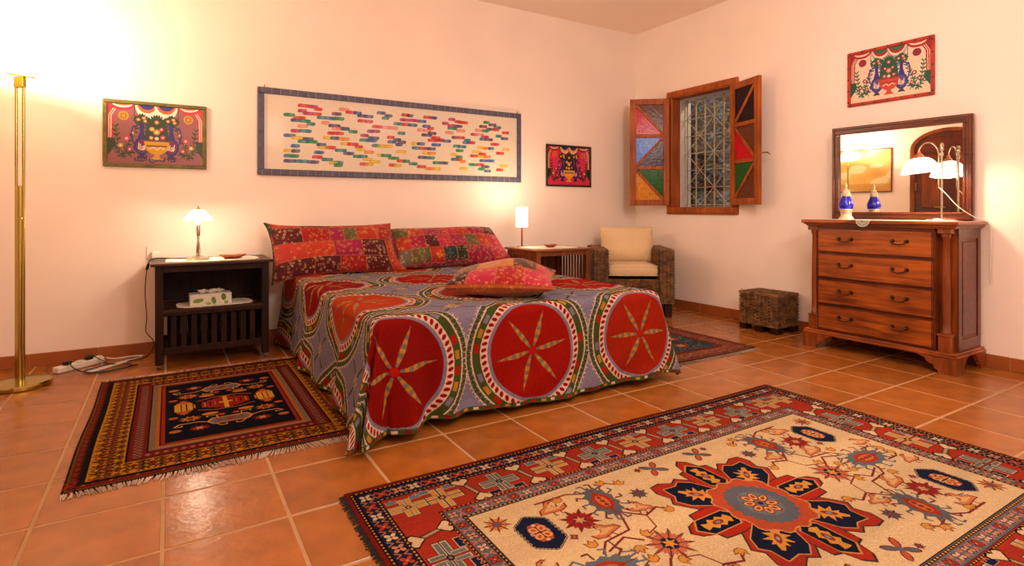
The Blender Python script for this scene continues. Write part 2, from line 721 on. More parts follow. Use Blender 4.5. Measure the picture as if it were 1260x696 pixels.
skirt('baseboard_back', 'x', YW, -1, XL, XW, S, -0.712)
skirt('baseboard_right', 'y', XW, -1, YF, YW - 0.012, 0.3226, 1.291)
skirt('baseboard_left', 'y', XL, 1, DY1, YW - 0.012, S, 3.3)

# ------------------------------------------------------------------ window with open shutters
win = struct('window_1')
win.location = (XW, (WY0 + WY1) / 2, WZ0)


def P_(bm):
    bmesh.ops.translate(bm, verts=bm.verts, vec=(-win.location.x, -win.location.y, -win.location.z))
    return bm


FY0, FY1 = 3.137, 3.946
for nm, a in (('frame_rail', (FY0, FY1, 2.03, 2.098)), ('frame_rail', (FY0, FY1, 0.903, 0.972))):
    bm = B(XW - 0.022, XW + 0.10, *a, 0.004)
    box(bm, XW - 0.03, XW - 0.018, a[0] + 0.008, a[1] - 0.008, a[2] + 0.012, a[3] - 0.014, 0.003)
    obj(nm, P_(bm), M_WINWOOD, win)
for a in ((FY0, 3.208), (3.877, FY1)):
    obj('frame_stile', P_(B(XW - 0.02, XW + 0.10, *a, 0.972, 2.03, 0.004)), M_WINWOOD, win)
obj('pane', P_(B(XW + 0.115, XW + 0.121, WY0, WY1, WZ0, WZ1)), M_GLASS, win)
M_GRILLE = pm('grille_paint', (196, 180, 140), 0.5, var=0.06)
gx = XW + 0.19
ys = np.linspace(WY0 + 0.02, WY1 - 0.02, 7)
zs = np.linspace(WZ0 + 0.03, WZ1 - 0.03, 7)
for y in ys:
    bm = bmesh.new(); box(bm, gx - .006, gx + .006, y - .005, y + .005, WZ0, WZ1)
    obj('grille_bar', P_(bm), M_GRILLE, win)
for z in zs:
    bm = bmesh.new(); box(bm, gx - .012, gx, WY0, WY1, z - .0035, z + .0035)
    obj('grille_bar', P_(bm), M_GRILLE, win)
for k in range(3):
    z0, z2 = zs[2 * k], zs[2 * k + 2]
    zm = (z0 + z2) / 2
    for (ya, yb) in ((ys[0], ys[3]), (ys[3], ys[6])):
        ym = (ya + yb) / 2
        for p, q in (((ya, zm), (ym, z2)), ((ym, z2), (yb, zm)), ((yb, zm), (ym, z0)), ((ym, z0), (ya, zm))):
            bm = bmesh.new()
            cyl(bm, (gx - 0.008, *p), (gx - 0.008, *q), 0.005, seg=4)
            obj('grille_brace', P_(bm), M_GRILLE, win)

SG = {}
for nm, c in dict(red=(200, 16, 30), blue=(80, 120, 215), violet=(70, 40, 60), amber=(215, 135, 35), green=(40, 95, 35), brown=(105, 58, 30), dark=(40, 20, 22)).items():
    SG[nm] = pm('stained_glass_' + nm, c, 0.15, var=0.25, scale=40, bump=0.4, spec=0.08, trans=0.12)


def shutter(hinge, ang, cols, diag, side):
    """hinge (x,y); the leaf runs from the hinge in direction ang; w wide, three panels with one brace each"""
    w, h, t = 0.375, 1.045, 0.034
    e = bpy.data.objects.new('shutter', None)
    e = obj('shutter', bmesh.new(), M_WINWOOD, win)
    bm = bmesh.new()
    s = 0.055
    zsplit = [0.0, 0.055, 0.352, 0.386, 0.665, 0.699, 0.99, 1.045]
    box(bm, 0, s, -t / 2, t / 2, 0, h, 0.003)
    box(bm, w - s, w, -t / 2, t / 2, 0, h, 0.003)
    for a, b_ in ((0, 1), (2, 3), (4, 5), (6, 7)):
        box(bm, s, w - s, -t / 2 + .002, t / 2 - .002, zsplit[a], zsplit[b_], 0.002)
    bm.to_mesh(e.data)
    bm.free()
    for i, (a, b_) in enumerate(((1, 2), (3, 4), (5, 6))):
        z0, z1 = zsplit[a], zsplit[b_]
        x0, x1 = s, w - s
        up = diag[i]
        p, q = ((x0, z0), (x1, z1)) if up else ((x0, z1), (x1, z0))
        bm = bmesh.new()
        d = Vector((q[0] - p[0], 0, q[1] - p[1]))
        M = Matrix.Translation(((p[0] + q[0]) / 2, 0, (p[1] + q[1]) / 2)) @ Matrix.Rotation(-math.atan2(d.z, d.x), 4, 'Y')
        L_ = d.length - 0.02
        box(bm, -L_ / 2, L_ / 2, -t / 2 + .004, t / 2 - .004, -0.012, 0.012, 0.002, mat=M)
        obj('brace', bm, M_WINWOOD, e)
        c0, c1 = cols[i]
        if up:
            tris = [[(x0, z0), (x0, z1), (x1, z1)], [(x0, z0), (x1, z0), (x1, z1)]]
        else:
            tris = [[(x0, z0), (x0, z1), (x1, z0)], [(x0, z1), (x1, z1), (x1, z0)]]
        for tr, c in zip(tris, (c0, c1)):
            bm = bmesh.new()
            prism(bm, tr, 0.004, Matrix(((1, 0, 0, 0), (0, 0, 1, -0.002), (0, 1, 0, 0), (0, 0, 0, 1))))
            obj('pane', bm, SG[c], e)
    for z in (0.18, 0.86):
        bm = bmesh.new()
        cyl(bm, (-0.004, 0, z - 0.03), (-0.004, 0, z + 0.03), 0.007, seg=8)
        obj('hinge', bm, M_BRASS, e)
    if side:
        bm = bmesh.new()
        cyl(bm, (w - 0.01, 0.015, 0.42), (w + 0.03, 0.05, 0.42), 0.006, seg=8)
        cyl(bm, (w + 0.03, 0.05, 0.42), (w + 0.05, 0.055, 0.40), 0.005, seg=8)
        obj('latch', bm, M_BRASS, e)
    e.location = (hinge[0] - win.location.x, hinge[1] - win.location.y, 0.988 - win.location.z)
    e.rotation_euler = (0, 0, ang)
    return e


# left shutter: hinge by the far jamb, leaf runs towards the corner and into the room
shutter((XW - 0.035, 3.90), math.atan2(0.206, -0.255), [('green', 'amber'), ('violet', 'blue'), ('brown', 'red')], [True, False, True], 0)
shutter((XW - 0.035, 3.185), math.atan2(-0.362, -0.115), [('green', 'brown'), ('red', 'brown'), ('dark', 'dark')], [True, False, True], 1)

# plants outside the window
M_BARK = pm('bark', (70, 52, 38), 0.9, var=0.3)
M_LEAF = pm('leaf', (128, 116, 78), 0.6, var=0.4, scale=8)
point_lamp('foliage_fill_light', (4.95, 3.2, 2.5), 26, (1.0, 0.86, 0.66), 0.05)  # added unseen light that brightens the leaves behind the window
bush = thing('garden_bush', 'dark leafy bush outside behind the window grille', 'bush', (5.6, 4.7, 0))
bm = bmesh.new()
for k in range(7):
    a = rnd.uniform(0, 2 * PI)
    tube(bm, spline([(0.1 * math.cos(a), 0.1 * math.sin(a), 0), (0.25 * math.cos(a), 0.25 * math.sin(a), 1.0), (0.6 * math.cos(a + .4), 0.6 * math.sin(a + .4), 2.2)], 4), 0.02, 5)
obj('stem', bm, M_BARK, bush)
bm = bmesh.new()
for k in range(19000):
    x, y, z = rnd.gauss(0, .36), rnd.gauss(0, .75), rnd.uniform(0.3, 2.9)
    d = Vector((rnd.gauss(0, 1), rnd.gauss(0, 1), rnd.gauss(0, .6))).normalized()
    u = d.orthogonal().normalized() * rnd.uniform(.012, .022)
    d *= rnd.uniform(.05, .10)
    p = Vector((x, y, z))
    v = [bm.verts.new(q) for q in (p, p + d * .5 + u, p + d, p + d * .5 - u)]
    bm.faces.new(v)
o = obj('foliage', bm, M_LEAF, bush)
o['kind'] = 'stuff'

# ------------------------------------------------------------------ floor lamp
fx, fy = -0.680, 3.950
t = thing('floor_lamp', 'tall brass torchiere floor lamp with a tilted glowing glass dish', 'lamp', (fx, fy, 0))
bm = bmesh.new()
lathe(bm, [(0, 0), (0.135, 0), (0.140, 0.006), (0.140, 0.020), (0.135, 0.027), (0.05, 0.036), (0.0, 0.038)], seg=48)
smooth_by_angle(obj('base', bm, M_BRASS, t), 30)
bm = bmesh.new()
cyl(bm, (0, 0, 0.034), (0, 0, 1.075), 0.017, seg=20)
smooth_by_angle(obj('lower_pole', bm, M_BRASS, t))
for sx in (-1, 1):
    bm = bmesh.new()
    ox, oy = sx * 0.0195 * .853, -sx * 0.0195 * .521
    cyl(bm, (ox, oy, 0.034), (ox, oy, 1.62), 0.0068, seg=14)
    smooth_by_angle(obj('side_rod', bm, M_BRASS, t))
bm = bmesh.new()
box(bm, -0.026, 0.026, -0.014, 0.014, 1.60, 1.658, 0.004, mat=Matrix.Rotation(-YAW, 4, 'Z'))
obj('head_bracket', bm, M_BRASS, t)
bm = bmesh.new()
cyl(bm, (0, -0.014, 0.90), (0.012, -0.024, 0.90), 0.005, seg=8)
obj('dimmer_knob', bm, M_BRASS, t)
M_SH = glow('lit_glass_dish', (255, 232, 190), 5.0)
tilt = Matrix.Translation((0.0, 0.0, 1.665)) @ Matrix.Rotation(-YAW, 4, 'Z') @ Matrix.Rotation(math.radians(9), 4, 'Y')
bm = bmesh.new()
lathe(bm, [(0, 0.004), (0.06, 0.007), (0.11, 0.020), (0.155, 0.045), (0.185, 0.08), (0.190, 0.085), (0.187, 0.086), (0.15, 0.052), (0.1, 0.026), (0.05, 0.014), (0, 0.012)], seg=40)
bmesh.ops.transform(bm, matrix=tilt, verts=bm.verts)
obj('glass_dish', bm, M_SH, t, True)
bm = bmesh.new()
box(bm, -0.065, 0.08, -0.012, 0.012, -0.004, 0.004, 0.001)
bmesh.ops.transform(bm, matrix=tilt, verts=bm.verts)
obj('dish_bar', bm, M_BRASS, t)
point_lamp('floor_lamp_light', (fx + .02, fy - .02, 1.83), 40, WARM, 0.06)

# ------------------------------------------------------------------ slatted side tables
M_CASTER = pm('caster', (90, 84, 78), 0.4, 0.7)


def side_table(label, x0, x1, y0, y1, h, mw, mtop, slats_front=True):
    """x0..x1, y0(front)..y1(back)"""
    t = thing('side_table', label, 'table', ((x0 + x1) / 2, (y0 + y1) / 2, 0), group='slatted side tables beside the bed')
    w, d = (x1 - x0) / 2, (y1 - y0) / 2
    p = 0.042
    obj('table_top', B(-w - .022, w + .022, -d - .02, d + .015, h - 0.017, h, 0.003), mtop, t)
    for sx in (-1, 1):
        for sy in (-1, 1):
            xa, xb = sorted((sx * w, sx * (w - p)))
            ya, yb = sorted((sy * d, sy * (d - p)))
            obj('leg', B(xa, xb, ya, yb, 0.03, h - 0.017, 0.002), mw, t)
            bm = bmesh.new()
            cyl(bm, ((xa + xb) / 2 - .007, (ya + yb) / 2, 0.0155), ((xa + xb) / 2 + .007, (ya + yb) / 2, 0.0155), 0.015, seg=12)
            obj('caster', bm, M_CASTER, t)
    zr, zs_, zb = h - 0.055, 0.345, 0.088
    for y in (-d + .004, d - .024):
        obj('rail', B(-w + p, w - p, y, y + .02, zr, h - .017, 0.002), mw, t)
        obj('rail', B(-w + p, w - p, y, y + .02, zb, zb + .038, 0.002), mw, t)
    obj('shelf', B(-w + .01, w - .01, -d + .004, d - .03, zs_ - .012, zs_ + .006, 0.002), mtop, t)
    obj('shelf_rail', B(-w + p, w - p, -d + .003, -d + .021, zs_ - .032, zs_ - .0125, 0.002), mw, t)
    obj('bottom_panel', B(-w + p, w - p, -d + .024, d - .024, zb + .004, zb + .016), mw, t)
    # back panel: closed behind the upper shelf only
    obj('back_panel', B(-w + p, w - p, d - .018, d - .008, zs_ + .006, zr), mw, t)
    # front slats below the shelf, inset, and a shorter row at the back
    n = 9
    xs = np.linspace(-w + p + .052, w - p - .052, n)
    for x in xs:
        obj('slat', B(x - .016, x + .016, -d + .026, -d + .036, zb + .016, zs_ - .0125, 0.0015), mw, t)
    for x in np.linspace(-w + p + .036, w - p - .036, 13):
        obj('slat', B(x - .017, x + .017, d - .040, d - .028, zb + .016, zs_ - .0125, 0.0015), mw, t)
    # full height side slats
    for sx in (-1, 1):
        xa, xb = sorted((sx * (w - .006), sx * (w - .024)))
        obj('side_rail', B(xa, xb, -d + p, d - p, zr, h - .017, 0.002), mw, t)
        obj('side_rail', B(xa, xb, -d + p, d - p, zb, zb + .038, 0.002), mw, t)
        for y in np.linspace(-d + p + .022, d - p - .022, 9):
            obj('slat', B(xa + .004, xb - .004, y - .0105, y + .0105, zb + .038, zr, 0.0015), mw, t)
    return t


NLH = 0.628
side_table('dark-stained wooden bedside table with slats, left of the bed', -0.068, 0.552, 3.905, 4.330, NLH, M_DARKWOOD, M_DARKWOOD_X)
NRH = 0.628
side_table('mid-brown slatted wooden side table right of the bed beside the wicker armchair', 2.475, 3.015, 3.68, 4.13, NRH, M_OAK, M_OAK_X)


def lace_cloth(name, label, cx, cy, w, d, z, rot=0.0, group=None, th=0.0025, parent=None):
    bm = bmesh.new()
    n = 96
    pts = []
    for k in range(n):
        a = 2 * PI * k / n
        c, s = math.cos(a), math.sin(a)
        q = 1 / max(abs(c) ** 5 + abs(s) ** 5, 1e-6) ** 0.2
        r = q * (1 + 0.022 * math.cos(k * PI / 1.5))
        pts.append((w / 2 * r * c, d / 2 * r * s))
    # rings with pinholes: radial ring band of lace around a woven centre
    rings = [1.0, 0.95, 0.90, 0.86, 0.0]
    vv = []
    for f in rings[:-1]:
        vv.append([bm.verts.new((x * f, y * f, th + (0.0008 * math.sin(k * 1.7)))) for k, (x, y) in enumerate(pts)])
    for a, b_ in zip(vv[:-1], vv[1:]):
        for k in range(n):
            if a is vv[1] and k % 3 == 0:
                continue
            bm.faces.new((a[k], a[(k + 1) % n], b_[(k + 1) % n], b_[k]))
    bm.faces.new(vv[-1])
    o = obj(name, bm, M_LACE)
    md = o.modifiers.new('thick', 'SOLIDIFY')
    md.thickness = th * 0.8
    md.offset = -1
    o.location = (cx, cy, z)
    o.rotation_euler = (0, 0, rot)
    return tag(o, label, 'doily', group)


lace_cloth('lace_doily', 'white lace runner on the dark bedside table under the lamp', 0.245, 4.10, 0.52, 0.30, NLH, group='lace doilies on the side tables')
lace_cloth('lace_doily', 'white lace mat on the lower shelf under the tissue box', 0.255, 4.06, 0.42, 0.25, 0.351, 0.03, group='lace doilies on the side tables')
lace_cloth('lace_doily', 'white lace runner on the brown side table right of the bed', 2.745, 3.90, 0.46, 0.32, NRH, group='lace doilies on the side tables')


# ------------------------------------------------------------------ tissue box
t = thing('tissue_box', 'white tissue box with green leaf print on the bedside shelf', 'tissue box', (0.225, 4.03, 0.3545), math.radians(2))
cv = Cv(0.46, 0.07, 0.001, (236, 228, 212))
for x, y, rx, ry, rt, c in ((.045, .030, .030, .013, .15, (120, 150, 50)), (.13, .026, .013, .024, .2, (110, 145, 45)), (.185, .045, .014, .022, .1, (95, 130, 40)), (.10, .008, .016, .008, 0, (140, 165, 70)), (.20, .01, .012, .01, 0, (130, 160, 60)), (.28, .035, .022, .014, .2, (120, 150, 50)), (.36, .03, .014, .022, 0, (110, 145, 45))):
    cv.ell(x, y, rx, ry, c, rot=rt)
    cv.line([(x - rx * .8, y - ry * .3), (x + rx * .8, y + ry * .3)], .0015, (190, 205, 130))
M_TB = pattern_mat('tissue_box_print', cv, 0.5, 0.05)
bm = bmesh.new()
w, d, h = .115, .055, .068
uvl = bm.loops.layers.uv.new('UVMap')
cor = [(-w, -d), (w, -d), (w, d), (-w, d)]
u = [0, .23 / .46, .34 / .46, .9, 1.0]
lo = [bm.verts.new((x, y, 0)) for x, y in cor]
hi = [bm.verts.new((x, y, h)) for x, y in cor]
for i in range(4):
    f = bm.faces.new((lo[i], lo[(i + 1) % 4], hi[(i + 1) % 4], hi[i]))
    for l, q in zip(f.loops, ((u[i], 0), (u[i + 1], 0), (u[i + 1], 1), (u[i], 1))):
        l[uvl].uv = q
f = bm.faces.new(hi)
for l in f.loops:
    l[uvl].uv = (0.98, 0.98)
bm.faces.new(lo[::-1])
obj('carton', bm, M_TB, t)
bm = bmesh.new()
for k in range(14):
    a = k * 2.4
    p = Vector((rnd.uniform(-.07, .06), rnd.uniform(-.018, .018), h + .001))
    q = [bm.verts.new(p + Vector((math.cos(a + j * 1.57) * .03, math.sin(a + j * 1.57) * .015, .006 + rnd.uniform(0, .020)))) for j in range(4)]
    c = bm.verts.new(p)
    for j in range(4):
        bm.faces.new((c, q[j], q[(j + 1) % 4]))
obj('tissue', bm, M_WHITE, t)

# ------------------------------------------------------------------ wooden bowls
M_BOWL = pm('red_wood_bowl', (150, 66, 34), 0.45, var=0.25, scale=30, bump=0.3)


def bowl(label, x, y, z, r, h, sx=1.0, rot=0.0):
    bm = bmesh.new()
    lathe(bm, [(0, 0), (r * .45, 0), (r * .55, h * .15), (r * .85, h * .6), (r, h), (r * .96, h), (r * .8, h * .62), (r * .5, h * .28), (0, h * .2)], seg=30)
    for v in bm.verts:
        v.co.x *= sx
        v.co.z += 0.003 * math.cos(2 * math.atan2(v.co.y, v.co.x)) * (v.co.z / h)
    o = obj('wooden_bowl', bm, M_BOWL, None, True)
    o.location = (x, y, z)
    o.rotation_euler = (0, 0, rot)
    return tag(o, label, 'bowl')


bowl('shallow reddish wooden bowl on the dark bedside table beside the lamp', 0.355, 4.06, NLH + .0028, 0.062, 0.024, 1.35)
b2 = bowl('small carved wooden bowl on the brown table right of the bed', 2.735, 3.86, NRH + .0028, 0.055, 0.024, 1.1)

# ------------------------------------------------------------------ bedside lamp, left
t = thing('table_lamp', 'small nickel table lamp with lit conical glass shade on the dark bedside table', 'lamp', (0.160, 4.05, NLH + 0.0028))
bm = bmesh.new()
lathe(bm, [(0, 0), (0.064, 0), (0.066, 0.005), (0.062, 0.011), (0.03, 0.022), (0.013, 0.030), (0, 0.031)], seg=36)
smooth_by_angle(obj('base', bm, M_CHROME, t))
bm = bmesh.new()
for s in (0, PI):
    tube(bm, [(0.006 * math.cos(s + a) * math.sin(a * .5 + .2) + .0 + 0.004 * math.cos(s), 0.006 * math.sin(s + a), .03 + .13 * a / PI) for a in np.linspace(0, PI, 14)], 0.0065, 8)
lathe(bm, [(0, .15), (.010, .15), (.0115, .165), (.0115, .21), (.009, .222), (0, .224)], seg=16)
smooth_by_angle(obj('twisted_stem', bm, M_CHROME, t), 50)
M_CONE = glow('lit_cone_glass', (255, 240, 210), 5.0)
bm = bmesh.new()
lathe(bm, [(0.085, 0.252), (0.035, 0.310), (0.028, 0.315), (0.026, 0.314), (0.033, 0.308), (0.083, 0.2505)], seg=36)
bmesh.ops.recalc_face_normals(bm, faces=bm.faces[:])
obj('lamp_shade', bm, M_CONE, t, True)
bm = bmesh.new()
lathe(bm, [(0, .225), (.012, .228), (.016, .245), (.014, .268), (0, .28)], seg=16)
obj('bulb', bm, glow('bulb_glow', (255, 236, 200), 22), t, True)
bm = bmesh.new()
lathe(bm, [(0, .316), (.017, .315), (.014, .322), (.006, .325), (.004, .328), (.007, .333), (0, .340)], seg=18)
obj('finial', bm, M_BRASS, t, True)
point_lamp('bedside_lamp_light', (0.160, 4.05, NLH + .236), 9, WARM, 0.022)
# cord to the socket
cord = obj('lamp_cord', bmesh.new(), M_BLACK)
bm = bmesh.new()
pts = spline([(0.10, 4.075, NLH + .010), (0.03, 4.16, NLH + .009), (-.05, 4.23, NLH + .010), (-.10, 4.26, NLH - .005), (-.118, 4.28, .56), (-.128, 4.31, .42), (-.12, 4.33, .25), (-.125, 4.34, .16),
              (-.085, 4.32, .10), (-.088, 4.28, .05), (-.13, 4.24, .012), (-.20, 4.24, .006), (-.26, 4.16, .006), (-.31, 4.22, .006), (-.36, 4.26, .03), (-.40, 4.30, .05), (-.43, 4.31, .052)], 8)
tube(bm, pts, 0.003, 6)
cyl(bm, (-.108, 4.268, .60), (-.118, 4.282, .565), 0.009, seg=10)
bm.to_mesh(cord.data); bm.free()
tag(cord, 'black lamp cord with inline switch running down left of the dark bedside table', 'cord')

# ------------------------------------------------------------------ wall socket
t = thing('wall_socket', 'cream double wall socket beside the dark bedside table', 'socket', (-0.083, YW, 0.66))
obj('face_plate', B(-.041, .041, -.009, -.0005, -.041, .041, 0.002), M_WHITE, t)
obj('plug', B(-.012, .036, -.045, -.0095, -.034, .010, 0.005), M_WHITE, t)

# ------------------------------------------------------------------ power strip and cables
t = thing('power_strip', 'white power strip with black plugs on the floor by the wall', 'power strip', (-.455, 4.225, 0), math.atan2(.17, .20))
obj('strip_body', B(-.135, .135, -.026, .026, 0.001, .036, 0.005), M_WHITE, t)
for x, c in ((-.07, M_BLACK), (.055, M_BLACK), (.0, M_WHITE), (.11, M_WHITE)):
    bm = B(x - .02, x + .02, -.016, .016, .0365, .058 if c is M_BLACK else .044, 0.005)
    obj('plug', bm, c, t)


def cable(label, pts, m, r=0.003, name='cable'):
    bm = bmesh.new()
    tube(bm, spline(pts, 8), r * 1.15, 6)
    return tag(obj(name, bm, m), label, 'cable')


cable('white cable looping on the floor from the power strip to the table', [(-.335, 4.33, .02), (-.29, 4.345, .006), (-.22, 4.35, .006), (-.17, 4.345, .0065), (-.14, 4.33, .006), (-.175, 4.27, .006), (-.25, 4.22, .006), (-.33, 4.15, .006), (-.40, 4.09, .006), (-.37, 4.075, .006), (-.28, 4.13, .013), (-.22, 4.18, .014)], M_WHITE, .0042)
cable('black cable coiled on the floor in front of the power strip', [(-.50, 4.16, .062), (-.47, 4.09, .035), (-.41, 4.06, .006), (-.33, 4.035, .006), (-.24, 4.06, .006), (-.19, 4.11, .006), (-.22, 4.16, .006), (-.30, 4.14, .019), (-.38, 4.08, .019), (-.42, 4.045, .013), (-.36, 4.02, .006), (-.28, 4.02, .006), (-.20, 4.05, .013), (-.16, 4.10, .006)], M_BLACK)
cable('thin brown cable running along the skirting from the floor lamp', [(-.56, 4.06, .006), (-.60, 4.20, .006), (-.62, 4.33, .006), (-.55, 4.36, .006), (-.48, 4.33, .006), (-.43, 4.36, .006)], pm('brown_cable', (110, 70, 30), 0.5), .0022)

# ------------------------------------------------------------------ bedside lamp, right
t = thing('table_lamp', 'slim table lamp with lit white cylinder shade on the brown table right of the bed', 'lamp', (2.560, 4.03, NRH + 0.0028))
bm = bmesh.new()
lathe(bm, [(0, 0), (0.046, 0), (0.047, 0.006), (0.02, 0.014), (0, 0.015)], seg=30)
smooth_by_angle(obj('base', bm, M_CHROME, t))
bm = bmesh.new()
cyl(bm, (0, 0, .014), (0, 0, .145), .0065, seg=14)
smooth_by_angle(obj('stem', bm, pm('red_brown_lacquer', (120, 40, 16), 0.25), t))
bm = bmesh.new()
cyl(bm, (0, 0, .145), (0, 0, .185), .0065, seg=14)
smooth_by_angle(obj('stem_collar', bm, M_CHROME, t))
bm = bmesh.new()
lathe(bm, [(0.046, 0.170), (0.050, 0.172), (0.050, 0.335), (0.047, 0.335), (0.046, 0.172)], seg=32)
obj('lamp_shade', bm, glow('lit_cylinder_shade', (255, 238, 205), 6.0), t)
point_lamp('side_lamp_light', (2.560, 4.03, NRH + .335), 9, WARM, 0.03)

# ------------------------------------------------------------------ wicker weave
def weave(bm, O, U, V, w, h, nrm, pitch=0.0125, stake=0.032, r=0.0048, amp=0.0042, jit=0.35):
    """horizontal strands along U (length w) stacked along V (height h), bulging along nrm"""
    O, U, V, nrm = Vector(O), Vector(U).normalized(), Vector(V).normalized(), Vector(nrm).normalized()
    rows = max(2, int(h / pitch))
    ns = max(4, int(round(w / stake)))
    for j in range(rows):
        z = (j + .5) * h / rows
        pts = []
        for k in range(2 * ns + 1):
            s = k / (2 * ns)
            ph = PI * (k / 2.0 + j)
            a = math.cos(ph) * amp
            pts.append(O + U * (s * w) + V * (z + rnd.uniform(-jit, jit) * r) + nrm * (a + amp))
        rr = r * rnd.uniform(.8, 1.15)
        tube(bm, pts, rr, 4, caps=False)
    for k in range(ns):
        p = O + U * ((k + .5) * w / ns) + nrm * amp * .6
        tube(bm, [p, p + V * h], 0.003, 4, caps=False)


def wicker_box(name, parent, x0, x1, y0, y1, z0, z1, faces='fblrt', inner=True):
    """a woven box: dark core plus strands on the given faces"""
    e = 0.004
    obj(name + '_core', B(x0 + e, x1 - e, y0 + e, y1 - e, z0 + e, z1 - e), M_WICKER_D, parent)
    bm = bmesh.new()
    w, d, h = x1 - x0, y1 - y0, z1 - z0
    if 'f' in faces: weave(bm, (x0, y0, z0), (1, 0, 0), (0, 0, 1), w, h, (0, -1, 0))
    if 'b' in faces: weave(bm, (x0, y1, z0), (1, 0, 0), (0, 0, 1), w, h, (0, 1, 0))
    if 'l' in faces: weave(bm, (x0, y0, z0), (0, 1, 0), (0, 0, 1), d, h, (-1, 0, 0))
    if 'r' in faces: weave(bm, (x1, y0, z0), (0, 1, 0), (0, 0, 1), d, h, (1, 0, 0))
    if 't' in faces: weave(bm, (x0, y0, z1), (1, 0, 0), (0, 1, 0), w, d, (0, 0, 1))
    o = obj(name, bm, M_WICKER, parent)
    o['kind'] = 'stuff'
    return o


# ------------------------------------------------------------------ armchair (local: front = -y)
ang = math.atan2(-.57, .82)
W_, D_ = 0.70, 0.66
fr = Vector((3.78, 3.465))
ux, uy = Vector((.82, -.57)).normalized(), Vector((.57, .82)).normalized()
cc = fr - ux * W_ / 2 + uy * D_ / 2
chair = thing('wicker_armchair', 'dark wicker armchair with square arms in the corner under the window', 'armchair', (cc.x, cc.y, 0), ang)
hw, hd = W_ / 2, D_ / 2
AW = 0.125
wicker_box('arm', chair, -hw, -hw + AW, -hd, hd - .02, .12, .588, 'fblrt')
wicker_box('arm', chair, hw - AW, hw, -hd, hd - .02, .12, .588, 'fblrt')
wicker_box('seat_base', chair, -hw + AW, hw - AW, -hd + .012, hd - .10, .12, .335, 'f')
wicker_box('backrest', chair, -hw + AW, hw - AW, hd - .10, hd - .02, .12, .62, 'fbt')
for sx in (-1, 1):
    for sy in (-1, 1):
        xa, xb = sorted((sx * hw * .97, sx * (hw - .075)))
        ya, yb = sorted((sy * (hd - .03), sy * (hd - .095)))
        obj('leg', B(xa, xb, ya, yb, 0.0, .124, .003), M_DARKWOOD, chair)


def cushion_grid(w, h, t, n=40, m=30, pinch=0.03, power=2.6, seed=0, wr=0.004):
    """closed soft cushion; returns (front, back) grids centred at origin in the xz-plane, thickness along y"""
    s = np.linspace(-1, 1, n)[None, :]
    u = np.linspace(-1, 1, m)[:, None]
    th = (np.clip(1 - np.abs(s) ** power, 0, 1) ** .5) * (np.clip(1 - np.abs(u) ** power, 0, 1) ** .5)
    X = (w / 2) * s * (1 - pinch * (1 - u ** 2)) + 0 * u
    Z = (h / 2) * u * (1 - pinch * (1 - s ** 2)) + 0 * s
    g = np.random.default_rng(seed)
    wn = 0
    for k in range(6):
        a, b, c = g.uniform(-7, 7, 3)
        wn = wn + np.sin(a * s + b * u + c)
    Y = t / 2 * th + wr * wn * th / 2
    return X, Y, Z


def soft(name, w, h, t, m, parent=None, seed=0, **k):
    X, Y, Z = cushion_grid(w, h, t, seed=seed, **k)
    P = np.concatenate([np.stack([X, -Y, Z], -1), np.stack([X, Y, Z], -1)[::-1]], 0)
    return grid_mesh(name, P, m, parent)


def world_from(root, local, rz=0.0):
    c, s = math.cos(root.rotation_euler.z), math.sin(root.rotation_euler.z)
    return (root.location.x + local[0] * c - local[1] * s, root.location.y + local[0] * s + local[1] * c, root.location.z + local[2])


def boxy_cushion(name, w, d, t, parent, m):
    bm = B(-w / 2, w / 2, -d / 2, d / 2, 0, t)
    bmesh.ops.subdivide_edges(bm, edges=bm.edges[:], cuts=9, use_grid_fill=True)
    for v in bm.verts:
        x, y, z = v.co.x / (w / 2), v.co.y / (d / 2), (v.co.z / t) * 2 - 1
        f = (1 - min(1, abs(x)) ** 6) * (1 - min(1, abs(y)) ** 6)
        v.co.z = t / 2 + (t / 2) * z * (0.82 + 0.30 * f)
        g = 1 - abs(z) ** 4 * .12
        v.co.x *= (0.97 + .03 * (1 - z * z)) * (1 - .02 * (y * y))
        v.co.y *= (0.97 + .03 * (1 - z * z)) * (1 - .02 * (x * x))
    o = obj(name, bm, m, parent, True)
    return o


sc = thing('seat_cushion', 'cream box seat cushion lying in the wicker armchair', 'cushion', world_from(chair, (0, -.055, .352)), ang)
boxy_cushion('cushion_body', W_ - 2 * AW - .015, D_ - .135, .105, sc, M_CREAM)
bm = bmesh.new()
ww, dd = (W_ - 2 * AW - .015) / 2 * .985, (D_ - .135) / 2 * .985
for z in (.094, .013):
    tube(bm, [(-ww, -dd, z), (ww, -dd, z), (ww, dd, z), (-ww, dd, z)], .003, 5, closed=True)
obj('piping', bm, M_CREAM, sc)
bc = thing('back_cushion', 'large square cream back cushion leaning in the wicker armchair', 'cushion', world_from(chair, (0.0, .085, .46)), ang)
o = soft('cushion_body', .50, .345, .17, M_CREAM, bc, seed=3, power=3.2, pinch=.02)
o.location = (0, 0, .155)
o.rotation_euler = (math.radians(-14), 0, 0)

